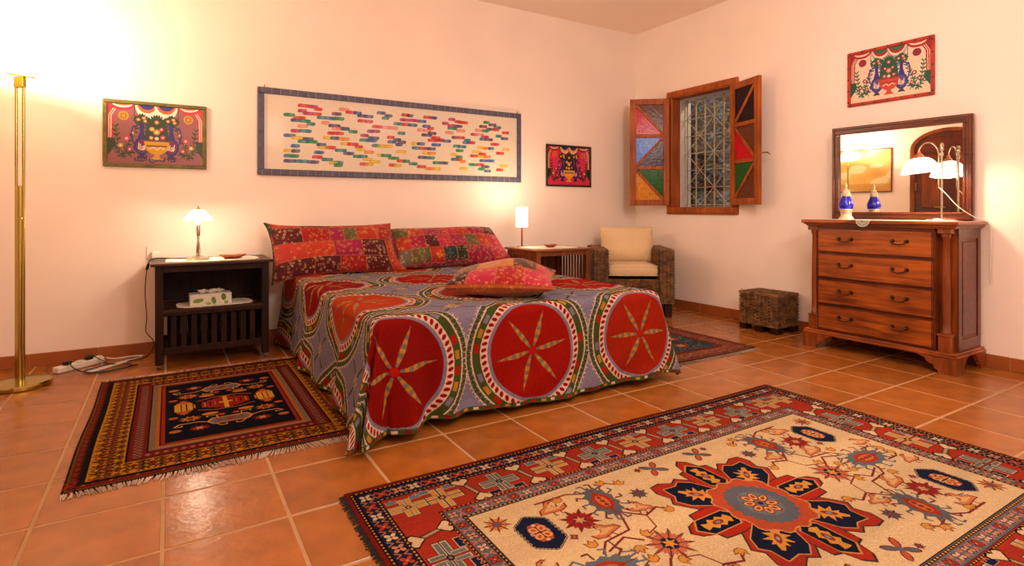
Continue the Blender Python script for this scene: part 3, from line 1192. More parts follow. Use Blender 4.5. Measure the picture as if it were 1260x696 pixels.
# ------------------------------------------------------------------ wicker chest on a slatted foot
t = thing('wicker_chest', 'small dark wicker chest on wooden block feet beside the dresser', 'chest', (4.045, 2.735, 0))
wicker_box('basket', t, -.135, .125, -.165, .165, .052, .292, 'flrt')
bm = bmesh.new()
for x, y in ((-.135, -.165), (.11, -.165)):
    tube(bm, [(x + .004, y + .004, .05), (x + .004, y + .004, .295)], .007, 6)
tube(bm, [(-.135, -.165, .294), (.125, -.165, .294), (.125, .165, .294), (-.135, .165, .294)], .008, 6, closed=True)
tube(bm, [(-.135, -.165, .056), (.125, -.165, .056), (.125, .165, .056), (-.135, .165, .056)], .009, 6, closed=True)
tube(bm, spline([(-.135, .15, .29), (-.14, .145, .31), (-.137, .135, .32)], 4), .002, 5)
obj('rim', bm, M_WICKER, t)
for y in (-.165, -.035, .105):
    obj('foot_block', B(-.138, -.06, y, y + .06, .002, .048, .003), M_DARKWOOD, t)
    obj('foot_block', B(.05, .125, y, y + .06, .002, .048, .003), M_DARKWOOD, t)
for x in (-.13, .06):
    obj('foot_runner', B(x, x + .06, -.163, .163, .0485, .053, .001), M_DARKWOOD, t)

# ------------------------------------------------------------------ dresser
DR = (4.02, 1.853, 0.0)
t = thing('dresser', 'reddish mahogany chest of four drawers with turned corner columns under the mirror', 'dresser', DR)


def L_(bm, loc=DR):
    bmesh.ops.translate(bm, verts=bm.verts, vec=(-loc[0], -loc[1], -loc[2]))
    return bm


bm = B(3.79, 4.205, 1.392, 2.312, .856, .878, .004)
box(bm, 3.802, 4.2, 1.404, 2.30, .846, .8565, .003)
box(bm, 3.812, 4.195, 1.414, 2.29, .836, .8465, .003)
obj('top', L_(bm), M_MAHOG_Y, t)
bm = B(3.838, 4.19, 1.520, 2.222, .122, .836)
box(bm, 3.892, 4.19, 1.432, 2.272, .122, .836)
obj('carcass', L_(bm), M_MAHOG, t)
zb = [.128, .302, .480, .655, .826]
M_PULL = pm('aged_brass_pull', (92, 66, 44), 0.35, 0.9, var=0.15, scale=60)
for i in range(4):
    z0, z1 = zb[i] + .006, zb[i + 1] - .006
    bm = B(3.824, 3.842, 1.530, 2.212, z0, z1, .004)
    dw = obj('drawer', L_(bm), M_MAHOG_Y, t)
    bm = bmesh.new()
    for (a, b_, c, d) in ((1.530, 2.212, z0, z0 + .006), (1.530, 2.212, z1 - .006, z1), (1.530, 1.536, z0, z1), (2.206, 2.212, z0, z1)):
        box(bm, 3.8215, 3.8245, a, b_, c, d, .001)
    obj('cockbead', L_(bm), M_MAHOG_D, dw)
    zc_ = (z0 + z1) / 2 + .012
    for y in (1.705, 2.03):
        bm = bmesh.new()
        for s in (-1, 1):
            cyl(bm, (3.824, y + s * .040, zc_), (3.818, y + s * .040, zc_), .013, .011, 14)
            cyl(bm, (3.818, y + s * .040, zc_), (3.806, y + s * .040, zc_), .0045, seg=8)
            bmesh.ops.create_icosphere(bm, subdivisions=1, radius=.0065, matrix=Matrix.Translation((3.805, y + s * .040, zc_)))
        tube(bm, spline([(3.806, y - .040, zc_), (3.802, y - .032, zc_ - .014), (3.800, y - .014, zc_ - .018), (3.799, y, zc_ - .020), (3.800, y + .014, zc_ - .018), (3.802, y + .032, zc_ - .014), (3.806, y + .040, zc_)], 4), .0038, 7)
        smooth_by_angle(obj('handle', L_(bm), M_PULL, dw), 50)
for i in range(5):
    obj('drawer_rail', L_(B(3.829, 3.84, 1.5205, 2.2215, zb[i] - .0045, zb[i] + .0045, .001)), M_MAHOG_D, t)
for y in (1.5235, 2.2115):
    obj('front_stile', L_(B(3.827, 3.84, y, y + .006, .123, .835, .001)), M_MAHOG_D, t)
for y in (1.472, 2.248):
    bm = B(3.826, 3.886, y - .032, y + .032, .122, .222, .003)
    box(bm, 3.822, 3.886, y - .035, y + .035, .213, .224, .002)
    obj('column_base', L_(bm), M_MAHOG, t)
    obj('column_capital', L_(B(3.822, 3.886, y - .035, y + .035, .806, .836, .003)), M_MAHOG, t)
    bm = bmesh.new()
    lathe(bm, [(0, .224), (.024, .224), (.026, .232), (.021, .240), (.0205, .30), (.0215, .45), (.0195, .62), (.017, .775), (.023, .785), (.025, .795), (.023, .806), (0, .806)], (3.853, y, 0), 20)
    smooth_by_angle(obj('column', L_(bm), M_MAHOG, t), 50)
# right side: raised panel in its frame
for y, s in ((1.432, -1), (2.272, 1)):
    bm = bmesh.new()
    ya, yb = sorted((y, y + s * .008))
    box(bm, 3.888, 3.93, ya, yb, .124, .834, .001)
    box(bm, 4.15, 4.19, ya, yb, .124, .834, .001)
    box(bm, 3.93, 4.15, ya, yb, .124, .19, .001)
    box(bm, 3.93, 4.15, ya, yb, .775, .834, .001)
    obj('side_frame', L_(bm), M_MAHOG_D, t)
    ya, yb = sorted((y, y + s * .006))
    obj('side_panel', L_(B(3.945, 4.135, ya, yb, .205, .76, .005)), M_MAHOG_D, t)
bm = B(3.803, 4.2, 1.408, 2.298, .108, .122, .003)
box(bm, 3.796, 4.203, 1.400, 2.305, .094, .1085, .004)
obj('base_moulding', L_(bm), M_MAHOG_Y, t)
# bracket feet
foot = [(0, 0), (.088, 0), (.092, .018), (.112, .030), (.112, .046), (.150, .060), (.158, .078), (.20, .094), (0, .094)]
for y, s in ((1.402, 1), (2.303, -1)):
    # front face of the foot (in the yz plane)
    bm = bmesh.new()
    prism(bm, foot, .020, Matrix(((0, 0, 1, 3.798), (s, 0, 0, y), (0, 1, 0, 0), (0, 0, 0, 1))))
    prism(bm, [(x * .7, z) for x, z in foot], .020, Matrix(((1, 0, 0, 3.8185), (0, 0, s, y), (0, 1, 0, 0), (0, 0, 0, 1))))
    obj('bracket_foot', L_(bm), M_MAHOG, t)
    bm = bmesh.new()
    prism(bm, [(-x * .8, z) for x, z in foot], .020, Matrix(((1, 0, 0, 4.2), (0, 0, s, y), (0, 1, 0, 0), (0, 0, 0, 1))))
    box(bm, 4.17, 4.2, *sorted((y + s * .0205, y + s * .09)), 0, .094)
    obj('bracket_foot', L_(bm), M_MAHOG, t)
DZT_ = .878

# lace runner with the pointed corner hanging over the front
bm = bmesh.new()
y0, y1, x0, x1 = 1.43, 2.20, 3.80, 4.0
vs = [bm.verts.new((x, y, .0012)) for x, y in ((x0 + .002, y0), (x1, y0 + .02), (x1, y1 - .02), (x0 + .002, y1))]
bm.faces.new(vs)
runner_c = (3.9, 1.815, DZT_ + .0008)
bmesh.ops.translate(bm, verts=bm.verts, vec=(-3.9, -1.815, 0))
yc = 1.90
R_ = .038
for ring in range(3):
    r0, r1 = R_ * (1 - ring * .30), R_ * (1 - ring * .30) - .006
    for k in range(16):
        a0, a1 = -PI + PI * k / 16, -PI + PI * (k + 1) / 16
        q = [(r0 * math.cos(a0), r0 * math.sin(a0)), (r0 * math.cos(a1), r0 * math.sin(a1)), (r1 * math.cos(a1), r1 * math.sin(a1)), (r1 * math.cos(a0), r1 * math.sin(a0))]
        bm.faces.new([bm.verts.new((3.785 - 3.9, yc - 1.815 + a, b_)) for a, b_ in q])
for k in range(9):
    a = -PI + PI * (k + .5) / 9
    c, s = math.cos(a), math.sin(a)
    w = .002
    bm.faces.new([bm.verts.new((3.785 - 3.9, yc - 1.815 + p, q)) for p, q in ((-s * w, c * w), (R_ * c - s * w, R_ * s + c * w), (R_ * c + s * w, R_ * s - c * w), (s * w, -c * w))])
    bmesh.ops.create_circle(bm, cap_ends=True, radius=.006, segments=8, matrix=Matrix.Translation((3.785 - 3.9, yc - 1.815 + R_ * c, R_ * s)) @ Matrix.Rotation(PI / 2, 4, 'Y'))
bm.faces.new([bm.verts.new(p) for p in ((-.1155, yc - 1.815 - R_, .001), (-.09, yc - 1.815 - R_, .0012), (-.09, yc - 1.815 + R_, .0012), (-.1155, yc - 1.815 + R_, .001))])
o = obj('lace_runner', bm, M_LACE)
o.location = runner_c
md = o.modifiers.new('thick', 'SOLIDIFY'); md.thickness = .001; md.offset = 0
tag(o, 'white lace runner on the dresser top with a scalloped point hanging down', 'runner')

# ------------------------------------------------------------------ mirror on the dresser
MA = 0.065
mir = thing('dresser_mirror', 'rectangular mirror in a dark carved wooden frame standing on the dresser', 'mirror', (4.15, 1.865, DZT_ + .0005))
mir.rotation_euler = (0, 0, MA)
mw, mh, fw = .411, .655, .052
bm = bmesh.new()


def frame_ring(bm, w0, h0, h1, w1, x0, x1, zc):
    """rect ring between half-size (w0,h0) outer and (w1,h1) inner at depth x0..x1"""
    for a in ((-w0, w0, zc + h1, zc + h0), (-w0, w0, zc - h0, zc - h1)):
        box(bm, x0, x1, *a, .003)
    for a in ((-w0, -w1), (w1, w0)):
        box(bm, x0, x1, *a, zc - h1, zc + h1, .003)


frame_ring(bm, mw, mh / 2, mh / 2 - fw, mw - fw, -.012, .022, mh / 2)
frame_ring(bm, mw - .004, mh / 2 - .004, mh / 2 - .020, mw - .020, -.022, -.010, mh / 2)
frame_ring(bm, mw - fw + .016, mh / 2 - fw + .016, mh / 2 - fw + .002, mw - fw + .002, -.018, -.010, mh / 2)
obj('frame', bm, M_MAHOG_D, mir)
M_MIR = pm('mirror_silver', (245, 245, 240), 0.01, 1.0, var=0.0)
obj('mirror_glass', B(0.0, .006, -mw + fw, mw - fw, fw, mh - fw), M_MIR, mir)

# ------------------------------------------------------------------ blue glass lantern
t = thing('lantern', 'small blue glass lantern with pierced metal cap and foot on the dresser', 'lantern', (3.925, 2.075, DZT_ + .002))
M_PEWTER = pm('pierced_pewter', (222, 204, 172), 0.45, 0.35, var=0.25, scale=80)
bm = bmesh.new()
lathe(bm, [(0, 0), (.045, 0), (.046, .006), (.040, .014), (.034, .024), (.031, .032), (.034, .036), (.0335, .040), (0, .040)], seg=28)
smooth_by_angle(obj('foot', bm, M_PEWTER, t), 40)


def lattice(bm, prof, n, r=.0016):
    """crossed helical wires over a lathe profile"""
    m = len(prof)
    for s in (-1, 1):
        for k in range(n):
            pts = []
            for i, (rad, z) in enumerate(prof):
                a = 2 * PI * k / n + s * (i / (m - 1)) * 2 * PI * 3 / n
                pts.append((rad * math.cos(a), rad * math.sin(a), z))
            tube(bm, pts, r, 4)


bm = bmesh.new()
lattice(bm, [(.0325, .040), (.033, .047), (.033, .054), (.034, .061), (.035, .068)], 14)
tube(bm, [(.035 * math.cos(a), .035 * math.sin(a), .069) for a in np.linspace(0, 2 * PI, 24, endpoint=False)], .0025, 5, closed=True)
obj('lower_gallery', bm, M_PEWTER, t)
bm = bmesh.new()
lathe(bm, [(.030, .041), (.031, .066), (.0, .066)], seg=20)
obj('inner_cup', bm, pm('dull_brass', (140, 104, 60), 0.5, 0.6), t)
M_BLUE = pm('cobalt_glass', (18, 22, 205), 0.06, var=0.1, coat=0.6, trans=0.35, emit=(10, 14, 200), estr=0.0)
bm = bmesh.new()
lathe(bm, [(.033, .066), (.0405, .076), (.0445, .090), (.0435, .106), (.037, .126), (.030, .142), (.0255, .157), (.0245, .160)], seg=32)
obj('glass_body', bm, M_BLUE, t, True)
bm = bmesh.new()
prof = [(.0245, .160), (.0255, .170), (.024, .180), (.020, .192), (.013, .202), (.008, .208)]
lattice(bm, prof, 12)
lathe(bm, [(r * .86, z) for r, z in prof], seg=20)
for rr, zz in ((.0265, .160), (.0262, .172)):
    tube(bm, [(rr * math.cos(a), rr * math.sin(a), zz) for a in np.linspace(0, 2 * PI, 24, endpoint=False)], .002, 5, closed=True)
obj('pierced_cap', bm, M_PEWTER, t)
bm = bmesh.new()
lathe(bm, [(0, .206), (.008, .208), (.004, .214), (.0085, .225), (.006, .236), (.0015, .250), (0, .252)], seg=16)
obj('finial', bm, M_PEWTER, t, True)

# ------------------------------------------------------------------ gooseneck lamp on the dresser
lx, ly = 4.03, 1.563
t = thing('table_lamp', 'nickel gooseneck lamp with lit white glass shade on the dresser before the mirror', 'lamp', (lx, ly, DZT_ + .002))
bm = bmesh.new()
lathe(bm, [(0, 0), (.078, 0), (.080, .004), (.074, .010), (.02, .014), (0, .015)], seg=36)
smooth_by_angle(obj('base', bm, M_CHROME, t))
bm = bmesh.new()
cyl(bm, (0, 0, .012), (0, 0, .44), .0055, seg=14)
lathe(bm, [(0, .43), (.009, .43), (.011, .44), (.008, .45), (.012, .46), (.008, .472), (0, .476)], seg=16)
lathe(bm, [(.0055, .395), (.010, .397), (.010, .415), (.0055, .417)], seg=16)
lathe(bm, [(.0055, .275), (.009, .277), (.009, .290), (.0055, .292)], seg=16)
smooth_by_angle(obj('pole', bm, M_CHROME, t))
dx, dy = -.110, .078
n_ = math.hypot(dx, dy)
ux_, uy_ = dx / n_, dy / n_
bm = bmesh.new()
tube(bm, spline([(ux_ * .018, uy_ * .018, .20), (ux_ * .018, uy_ * .018, .30), (ux_ * .018, uy_ * .018, .40), (ux_ * .030, uy_ * .030, .445), (ux_ * .065, uy_ * .065, .475), (ux_ * .105, uy_ * .105, .468), (ux_ * .130, uy_ * .130, .435), (ux_ * .133, uy_ * .133, .415)], 6), .0042, 8)
for z in (.283, .405):
    cyl(bm, (0, 0, z), (ux_ * .018, uy_ * .018, z), .005, seg=8)
obj('swan_neck_arm', bm, M_CHROME, t, True)
hx, hy = ux_ * .133, uy_ * .133
bm = bmesh.new()
lathe(bm, [(0, .425), (.008, .424), (.010, .412), (.020, .400), (.028, .385), (.029, .380), (0, .380)], (hx, hy, 0), 20)
smooth_by_angle(obj('shade_holder', bm, pm('rose_copper', (200, 130, 96), 0.3, 0.9), t))
bm = bmesh.new()
lathe(bm, [(.026, .384), (.045, .379), (.066, .364), (.084, .340), (.096, .312), (.104, .292), (.102, .291), (.093, .312), (.081, .338), (.063, .361), (.044, .375), (.026, .380)], (0, 0, 0), 36)
bmesh.ops.transform(bm, matrix=Matrix.Translation((hx, hy, 0)) @ Matrix.Translation((0, 0, .385)) @ Matrix.Rotation(math.radians(7), 4, Vector((uy_, -ux_, 0)) * -1) @ Matrix.Translation((0, 0, -.385)), verts=bm.verts)
obj('lamp_shade', bm, glow('lit_bell_glass', (255, 240, 212), 4.5), t, True)
bm = bmesh.new()
bmesh.ops.create_uvsphere(bm, u_segments=16, v_segments=10, radius=.022, matrix=Matrix.Translation((hx, hy, .345)))
obj('bulb', bm, glow('bulb_glow_b', (255, 236, 200), 25), t, True)
point_lamp('dresser_lamp_light', (lx + hx, ly + hy, DZT_ + .305), 9, WARM, 0.03)
bm = bmesh.new()
tube(bm, spline([(lx + ux_ * .018, ly + uy_ * .018, DZT_ + .205), (lx - .005, ly - .02, DZT_ + .17), (lx + .03, ly - .07, DZT_ + .09), (lx + .07, ly - .13, DZT_ + .03), (4.14, 1.395, DZT_ + .006), (4.18, 1.375, DZT_ - .03), (4.19, 1.375, .75), (4.195, 1.38, .60), (4.2, 1.378, .50)], 6), .0025, 6)
tag(obj('lamp_cord', bm, M_WHITE), 'pale lamp cord hanging down the right side of the dresser', 'cord')


# ------------------------------------------------------------------ wall pictures
def picture(name, label, wall, a0, a1, z0, z1, fwid, dep, fmat, cv, coat=0.6, glass=True):
    """wall 'back': a = x ; wall 'right': a = y (a0 is the left edge as seen) ; 'left'"""
    w, h = abs(a1 - a0), z1 - z0
    t = thing(name, label, 'picture', group='framed pictures on the walls')
    # local: x to the right, z up, -y towards the viewer
    if wall == 'back':
        t.location = ((a0 + a1) / 2, YW - .001, z0)
    elif wall == 'right':
        t.location = (XW - .001, (a0 + a1) / 2, z0)
        t.rotation_euler = (0, 0, -PI / 2)
    else:
        t.location = (XL + .001, (a0 + a1) / 2, z0)
        t.rotation_euler = (0, 0, PI / 2)
    hw_ = w / 2
    for nm, q in (('frame_rail', (-hw_, hw_, 0, fwid)), ('frame_rail', (-hw_, hw_, h - fwid, h)), ('frame_stile', (-hw_, -hw_ + fwid, fwid, h - fwid)), ('frame_stile', (hw_ - fwid, hw_, fwid, h - fwid))):
        obj(nm, B(q[0], q[1], -dep, 0, q[2], q[3], min(.004, fwid * .2)), fmat, t)
    iw, ih = w - 2 * fwid, h - 2 * fwid
    P = np.array([[[-iw / 2, -dep * .45, fwid], [iw / 2, -dep * .45, fwid]], [[-iw / 2, -dep * .45, h - fwid], [iw / 2, -dep * .45, h - fwid]]], float)
    uv = np.array([[[0, 0], [1, 0]], [[0, 1], [1, 1]]], float)
    pmat = pattern_mat(name + '_print', cv, 0.45, 0.05, 60, coat=coat, nz=.02, gain=1.1)
    bm = B(-iw / 2 - .001, iw / 2 + .001, -dep * .44, -.001, fwid - .001, h - fwid + .001)
    obj('backing', bm, M_WHITE, t)
    grid_mesh('artwork', P, pmat, t, uv, smooth=False)
    return t


# long abstract with rows of brush dashes
w, h = 2.233 - .09, .633 - .09
cv = Cv(w, h, .0012, (236, 218, 196))
g = random.Random(11)
PALL = dict(red=(205, 32, 30), blue=(44, 84, 160), navy=(56, 60, 110), green=(16, 128, 70), teal=(30, 120, 130), yellow=(232, 190, 28), orange=(240, 126, 30), magenta=(176, 20, 92), pink=(238, 130, 120), peach=(240, 176, 130), plum=(96, 44, 80))
keys = {'top': ['red', 'navy', 'magenta', 'green', 'blue', 'teal', 'plum', 'red', 'pink'], 'mid': ['red', 'green', 'yellow', 'blue', 'orange', 'teal', 'navy', 'yellow', 'red'], 'low': ['yellow', 'green', 'teal', 'orange', 'peach', 'yellow', 'blue', 'pink', 'yellow', 'green']}


def dash(x, y, L, hh, c, a=.95):
    """translucent rounded brush mark"""
    res = cv.res
    X0, X1 = max(0, int((x - .01) / res)), min(cv.nx, int((x + L + .01) / res))
    Y0, Y1 = max(0, int((y - hh) / res)), min(cv.ny, int((y + hh) / res))
    if X1 <= X0 or Y1 <= Y0: return
    xx = (np.arange(X0, X1) + .5) * res
    yy = ((np.arange(Y0, Y1) + .5) * res)[:, None]
    skew = (yy - y) * .25
    dx_ = np.maximum(np.maximum(x + hh * .5 - (xx - skew), (xx - skew) - (x + L - hh * .5)), 0)
    dd = np.hypot(dx_, yy - y) - hh * .5
    m = np.clip(.5 - dd / res * .5, 0, 1) * a * (0.86 + .14 * np.sin(xx * 90 + x * 50))
    edge = np.clip(1 - np.abs(dd + .003) / .003, 0, 1) * .25
    col = np.array(c) / 255.0
    A = cv.a[Y0:Y1, X0:X1]
    A[:] = A * (1 - m[..., None]) + (A * .08 + .92 * col) * (1 - edge[..., None]) * m[..., None]


rows = 12
ax0, ax1, ay0, ay1 = .13, w - .075, .045, h - .045
for r_ in range(rows):
    y = ay1 - (r_ + .5) * (ay1 - ay0) / rows
    x = ax0 + g.choice([0, 0, .05, .10])
    while x < ax1 - .05:
        pal = keys['top'] if r_ < 6 else keys['mid'] if r_ < 14 else keys['low']
        run = g.choice([1, 2, 2, 3, 3])
        stp = 0
        for k in range(run):
            L = g.uniform(.060, .095)
            if x + L > ax1: break
            dash(x, max(ay0, y - stp * .017) + g.uniform(-.002, .002), L, .026, PALL[g.choice(pal)])
            x += L - (.030 if g.random() < .35 else .010)
            stp += 1 if g.random() < .4 else 0
        x += g.uniform(.07, .20)
M_FR_BLUE = pm('blue_grey_frame', (84, 82, 104), 0.6, var=0.3, scale=30, bump=0.4)
pl = picture('framed_picture', 'long abstract painting of coloured brush dashes in a blue-grey frame above the bed', 'back', .543, 2.776, 1.197, 1.830, .045, .02, M_FR_BLUE, cv, coat=.04)
bm = bmesh.new()
k = -2.233 / 2 + .03
while k < 2.233 / 2 - .01:
    for z in (.0025, .633 - .0425):
        box(bm, k, k + .0025, -.0215, -.019, z, z + .04)
    k += g.uniform(.05, .075)
o = obj('frame_mark', bm, pm('frame_gold_mark', (170, 140, 100), .5), pl)
o['kind'] = 'stuff'
for x in (-1.07, 1.08):
    bm = bmesh.new()
    cyl(bm, (x, 0, .633), (x, -.012, .652), .003, seg=6)
    obj('hook', bm, M_BRASS, pl)


def folk(w, h, res, pal, extra=None):
    """curtained table with two ewers, a central flower pot and leafy sprays (flat folk print)"""
    c = Cv(w, h, res, pal['bg'])
    X = lambda u: u * w
    Y = lambda v: v * h
    k = h
    # swags along the top
    for cx, col in ((.40, pal['swag']), (.60, pal['swag'])):
        c.ell(X(cx), Y(1.0), w * .125, k * .24, pal['drop'])
        c.ell(X(cx), Y(1.02), w * .115, k * .20, pal['cream'])
        c.ell(X(cx), Y(1.03), w * .105, k * .165, col)
        c.ell(X(cx), Y(1.04), w * .085, k * .12, pal['valance'])
    for sx in (0, 1):
        m = lambda u: X(u) if sx == 0 else X(1 - u)
        for i, (col, d) in enumerate(((pal['curtain'], .060), (pal['cream'], .044), (pal['curtain2'], .034), (pal['cream'], .018), (pal['curtain'], .010))):
            c.poly([(m(0), Y(1)), (m(d + .08), Y(1)), (m(d), Y(.80)), (m(d * .9), Y(.45)), (m(d * .5), Y(.30)), (m(0), Y(.25))], col)
        c.ell(m(.15), Y(1.01), w * .13, k * .12, pal['curtain'])
        c.ell(m(.15), Y(1.02), w * .11, k * .085, pal['cream'])
        c.ell(m(.15), Y(1.03), w * .10, k * .06, pal['curtain2'])
        c.poly([(m(0), Y(.42)), (m(.07), Y(.42)), (m(.085), Y(.30)), (m(0), Y(.12))], pal['leaf'])
        c.ell(m(.16), Y(.80), k * .075, k * .075, pal['medal'])
        c.ell(m(.16), Y(.80), k * .05, k * .05, pal['medal2'])
        c.star(m(.16), Y(.80), k * .045, k * .02, 6, pal['medal'])
        c.line([(m(.27), Y(.98)), (m(.27), Y(.86))], .004, pal['leaf'])
        c.poly([(m(.262), Y(.80)), (m(.278), Y(.80)), (m(.27), Y(.87))], pal['leaf'])
        # leafy sprays
        for (px, py, an, L) in ((.14, .08, 1.2, .62), (.10, .10, .5, .20), (.18, .08, 2.3, .2), (.24, .10, 1.9, .2), (.20, .12, .9, .3), (.12, .16, 1.7, .45)):
            an_ = an if sx == 0 else PI - an
            ox, oy = m(px), Y(py)
            ex, ey = ox + math.cos(an_) * L * k, oy + math.sin(an_) * L * k
            c.line([(ox, oy), (ex, ey)], .0045, pal['leaf'])
            n = max(3, int(L * 14))
            for i in range(n):
                f = (i + 1) / n
                for s in (-1, 1):
                    a = an_ + s * .8
                    qx, qy = ox + (ex - ox) * f, oy + (ey - oy) * f
                    c.ell(qx + math.cos(a) * k * .035, qy + math.sin(a) * k * .035, k * .034, k * .013, pal['leaf'] if (i + s) % 3 else pal['leaf2'], rot=a, n=10)
        for (px, py, rr, col) in ((.19, .42, .045, pal['rose']), (.13, .30, .04, pal['medal']), (.22, .24, .035, pal['rose']), (.25, .52, .03, pal['rose2'])):
            c.ell(m(px), Y(py), k * rr, k * rr, col)
            c.star(m(px), Y(py), k * rr * .7, k * rr * .3, 5, pal['cream'])
        # ewer
        vx = .345
        bx = m(vx)
        s = 1 if sx == 0 else -1
        c.ell(bx, Y(.30), k * .115, k * .155, pal['vase'])
        c.poly([(bx - k * .075, Y(.38)), (bx - k * .028, Y(.55)), (bx - k * .035, Y(.68)), (bx + k * .035, Y(.68)), (bx + k * .028, Y(.55)), (bx + k * .075, Y(.38))], pal['vase'])
        c.ell(bx, Y(.69), k * .05, k * .02, pal['vase2'])
        c.poly([(bx - k * .07, Y(.09)), (bx + k * .07, Y(.09)), (bx + k * .02, Y(.16)), (bx - k * .02, Y(.16))], pal['vase2'])
        hx_ = [(-.03, .66), (-.13, .62), (-.15, .50), (-.12, .36), (-.10, .32)]
        for hs in (-1, 1):
            c.line([(bx + hs * q[0] * k, Y(q[1])) for q in hx_], .008, pal['vase'])
        c.ell(bx, Y(.30), k * .085, k * .115, pal['vase3'])
        for q in range(5):
            a = q * 1.3
            c.line([(bx - k * .05 + q * k * .02, Y(.25) + math.sin(a) * k * .02), (bx - k * .04 + q * k * .022, Y(.33) + math.cos(a) * k * .03)], .005, pal['cream'])
        c.line([(bx - k * .05, Y(.26)), (bx, Y(.235)), (bx + k * .055, Y(.27))], .005, pal['cream'])
        for (dx_, dy_) in ((-.06, .75), (.0, .79), (.06, .75), (0, .73)):
            c.star(bx + dx_ * k, Y(dy_), k * .075, k * .05, 9, pal['leaf'])
        for (dx_, dy_) in ((-.05, .75), (.03, .78), (.05, .73)):
            c.ell(bx + dx_ * k, Y(dy_), k * .032, k * .028, pal['rose2'])
            c.ell(bx + dx_ * k, Y(dy_), k * .014, k * .012, pal['cream'])
    # centre pot
    c.poly([(X(.5) + k * a, Y(b)) for a, b in ((-.17, .36), (-.165, .55), (-.13, .70), (-.06, .80), (.0, .83), (.06, .80), (.13, .70), (.165, .55), (.17, .36))], pal['leaf'])
    for a in np.linspace(.1, PI - .1, 15):
        c.ell(X(.5) + k * .165 * math.cos(a), Y(.52) + k * .30 * math.sin(a), k * .035, k * .014, pal['leaf'], rot=a, n=8)
    for (dx_, dy_, rr, col) in ((0, .72, .035, pal['rose2']), (-.07, .60, .04, pal['medal']), (.07, .60, .035, pal['rose']), (0, .55, .05, pal['centre']), (-.08, .45, .035, pal['rose2']), (.09, .46, .04, pal['rose']), (0, .44, .03, pal['cream'])):
        c.ell(X(.5) + dx_ * k, Y(dy_), k * rr, k * rr, col)
        c.star(X(.5) + dx_ * k, Y(dy_), k * rr * .6, k * rr * .3, 5, pal['cream'])
    c.poly([(X(.5) + k * a, Y(b)) for a, b in ((-.19, .40), (.19, .40), (.16, .24), (.07, .17), (-.07, .17), (-.16, .24))], pal['pot'])
    c.rect(X(.5) - k * .20, Y(.385), X(.5) + k * .20, Y(.415), pal['pot2'])
    c.rect(X(.5) - k * .15, Y(.30), X(.5) + k * .15, Y(.325), pal['pot2'])
    c.line([(X(.5) - k * .11, Y(.26)), (X(.5) - k * .05, Y(.29)), (X(.5), Y(.25)), (X(.5) + k * .06, Y(.29)), (X(.5) + k * .11, Y(.26))], .006, pal['cream'])
    c.poly([(X(.5) + k * a, Y(b)) for a, b in ((-.10, .08), (.10, .08), (.04, .13), (.04, .18), (-.04, .18), (-.04, .13))], pal['pot'])
    if pal.get('script'):
        col = pal['script']
        # flowing script along the foot of the print, read right to left
        sx_, sy_, u = X(.60), Y(.055), k * .06
        def st(pts, wdt=.007):
            P = spline([(sx_ + p[0] * u, sy_ + p[1] * u, 0) for p in pts], 5)
            c.line([(p.x, p.y) for p in P], wdt, col)
        st([(2.6, .9), (2.0, 1.0), (1.9, .4), (2.4, .2), (1.6, 0), (1.2, .2), (1.2, 1.5)])
        st([(.6, 0), (.5, 1.5)])
        st([(0, .8), (-.5, .6), (-.4, .1), (-1.0, 0), (-1.6, .3), (-2.0, 0), (-2.6, .1), (-3.0, -.4), (-3.6, -.5), (-4.1, 0), (-4.0, .5)])
        st([(-4.8, 0), (-4.9, 1.6)])
        st([(-5.4, 1.6), (-5.4, .1), (-6.0, 0), (-6.1, 1.5), (-6.1, .1), (-6.7, 0), (-6.8, 1.3), (-6.9, .1), (-7.4, 0), (-7.7, .5), (-7.2, .6)])
        for q in ((1.6, 1.5), (-1.2, .9), (-3.2, .3), (-3.5, .35)):
            c.ell(sx_ + q[0] * u, sy_ + q[1] * u, .004, .004, col, n=8)
    return c


P_L = dict(bg=(150, 88, 92), swag=(216, 96, 40), drop=(236, 222, 200), cream=(240, 226, 206), valance=(44, 52, 130), curtain=(214, 40, 70), curtain2=(230, 110, 40), leaf=(36, 62, 36), leaf2=(96, 92, 40), medal=(206, 150, 40), medal2=(150, 96, 30), rose=(214, 40, 100), rose2=(205, 120, 40), vase=(40, 42, 120), vase2=(30, 30, 88), vase3=(120, 30, 80), centre=(200, 150, 50), pot=(214, 160, 40), pot2=(110, 60, 50), script=(52, 36, 96))
P_S = dict(bg=(214, 40, 76), swag=(232, 170, 40), drop=(160, 30, 60), cream=(232, 190, 150), valance=(40, 40, 110), curtain=(140, 20, 40), curtain2=(214, 90, 60), leaf=(22, 44, 26), leaf2=(60, 50, 24), medal=(226, 110, 40), medal2=(190, 60, 40), rose=(150, 16, 40), rose2=(220, 140, 40), vase=(30, 34, 110), vase2=(20, 20, 60), vase3=(90, 26, 90), centre=(222, 150, 50), pot=(226, 160, 40), pot2=(60, 30, 40))
P_R = dict(bg=(238, 208, 180), swag=(166, 30, 44), drop=(172, 158, 140), cream=(240, 216, 190), valance=(44, 110, 76), curtain=(166, 30, 44), curtain2=(196, 70, 50), leaf=(24, 84, 62), leaf2=(50, 112, 84), medal=(122, 22, 46), medal2=(160, 40, 60), rose=(150, 44, 60), rose2=(190, 84, 70), vase=(52, 44, 140), vase2=(60, 50, 90), vase3=(84, 74, 130), centre=(206, 110, 80), pot=(200, 66, 46), pot2=(160, 40, 40))
M_FR_G = pm('olive_frame', (104, 92, 34), 0.5, var=0.35, scale=25, bump=0.3)
M_FR_D = pm('dark_green_frame', (34, 30, 18), 0.5, var=0.4, scale=25, bump=0.2)
M_FR_R = pm('red_frame', (176, 44, 20), 0.5, var=0.25, scale=20, bump=0.2)
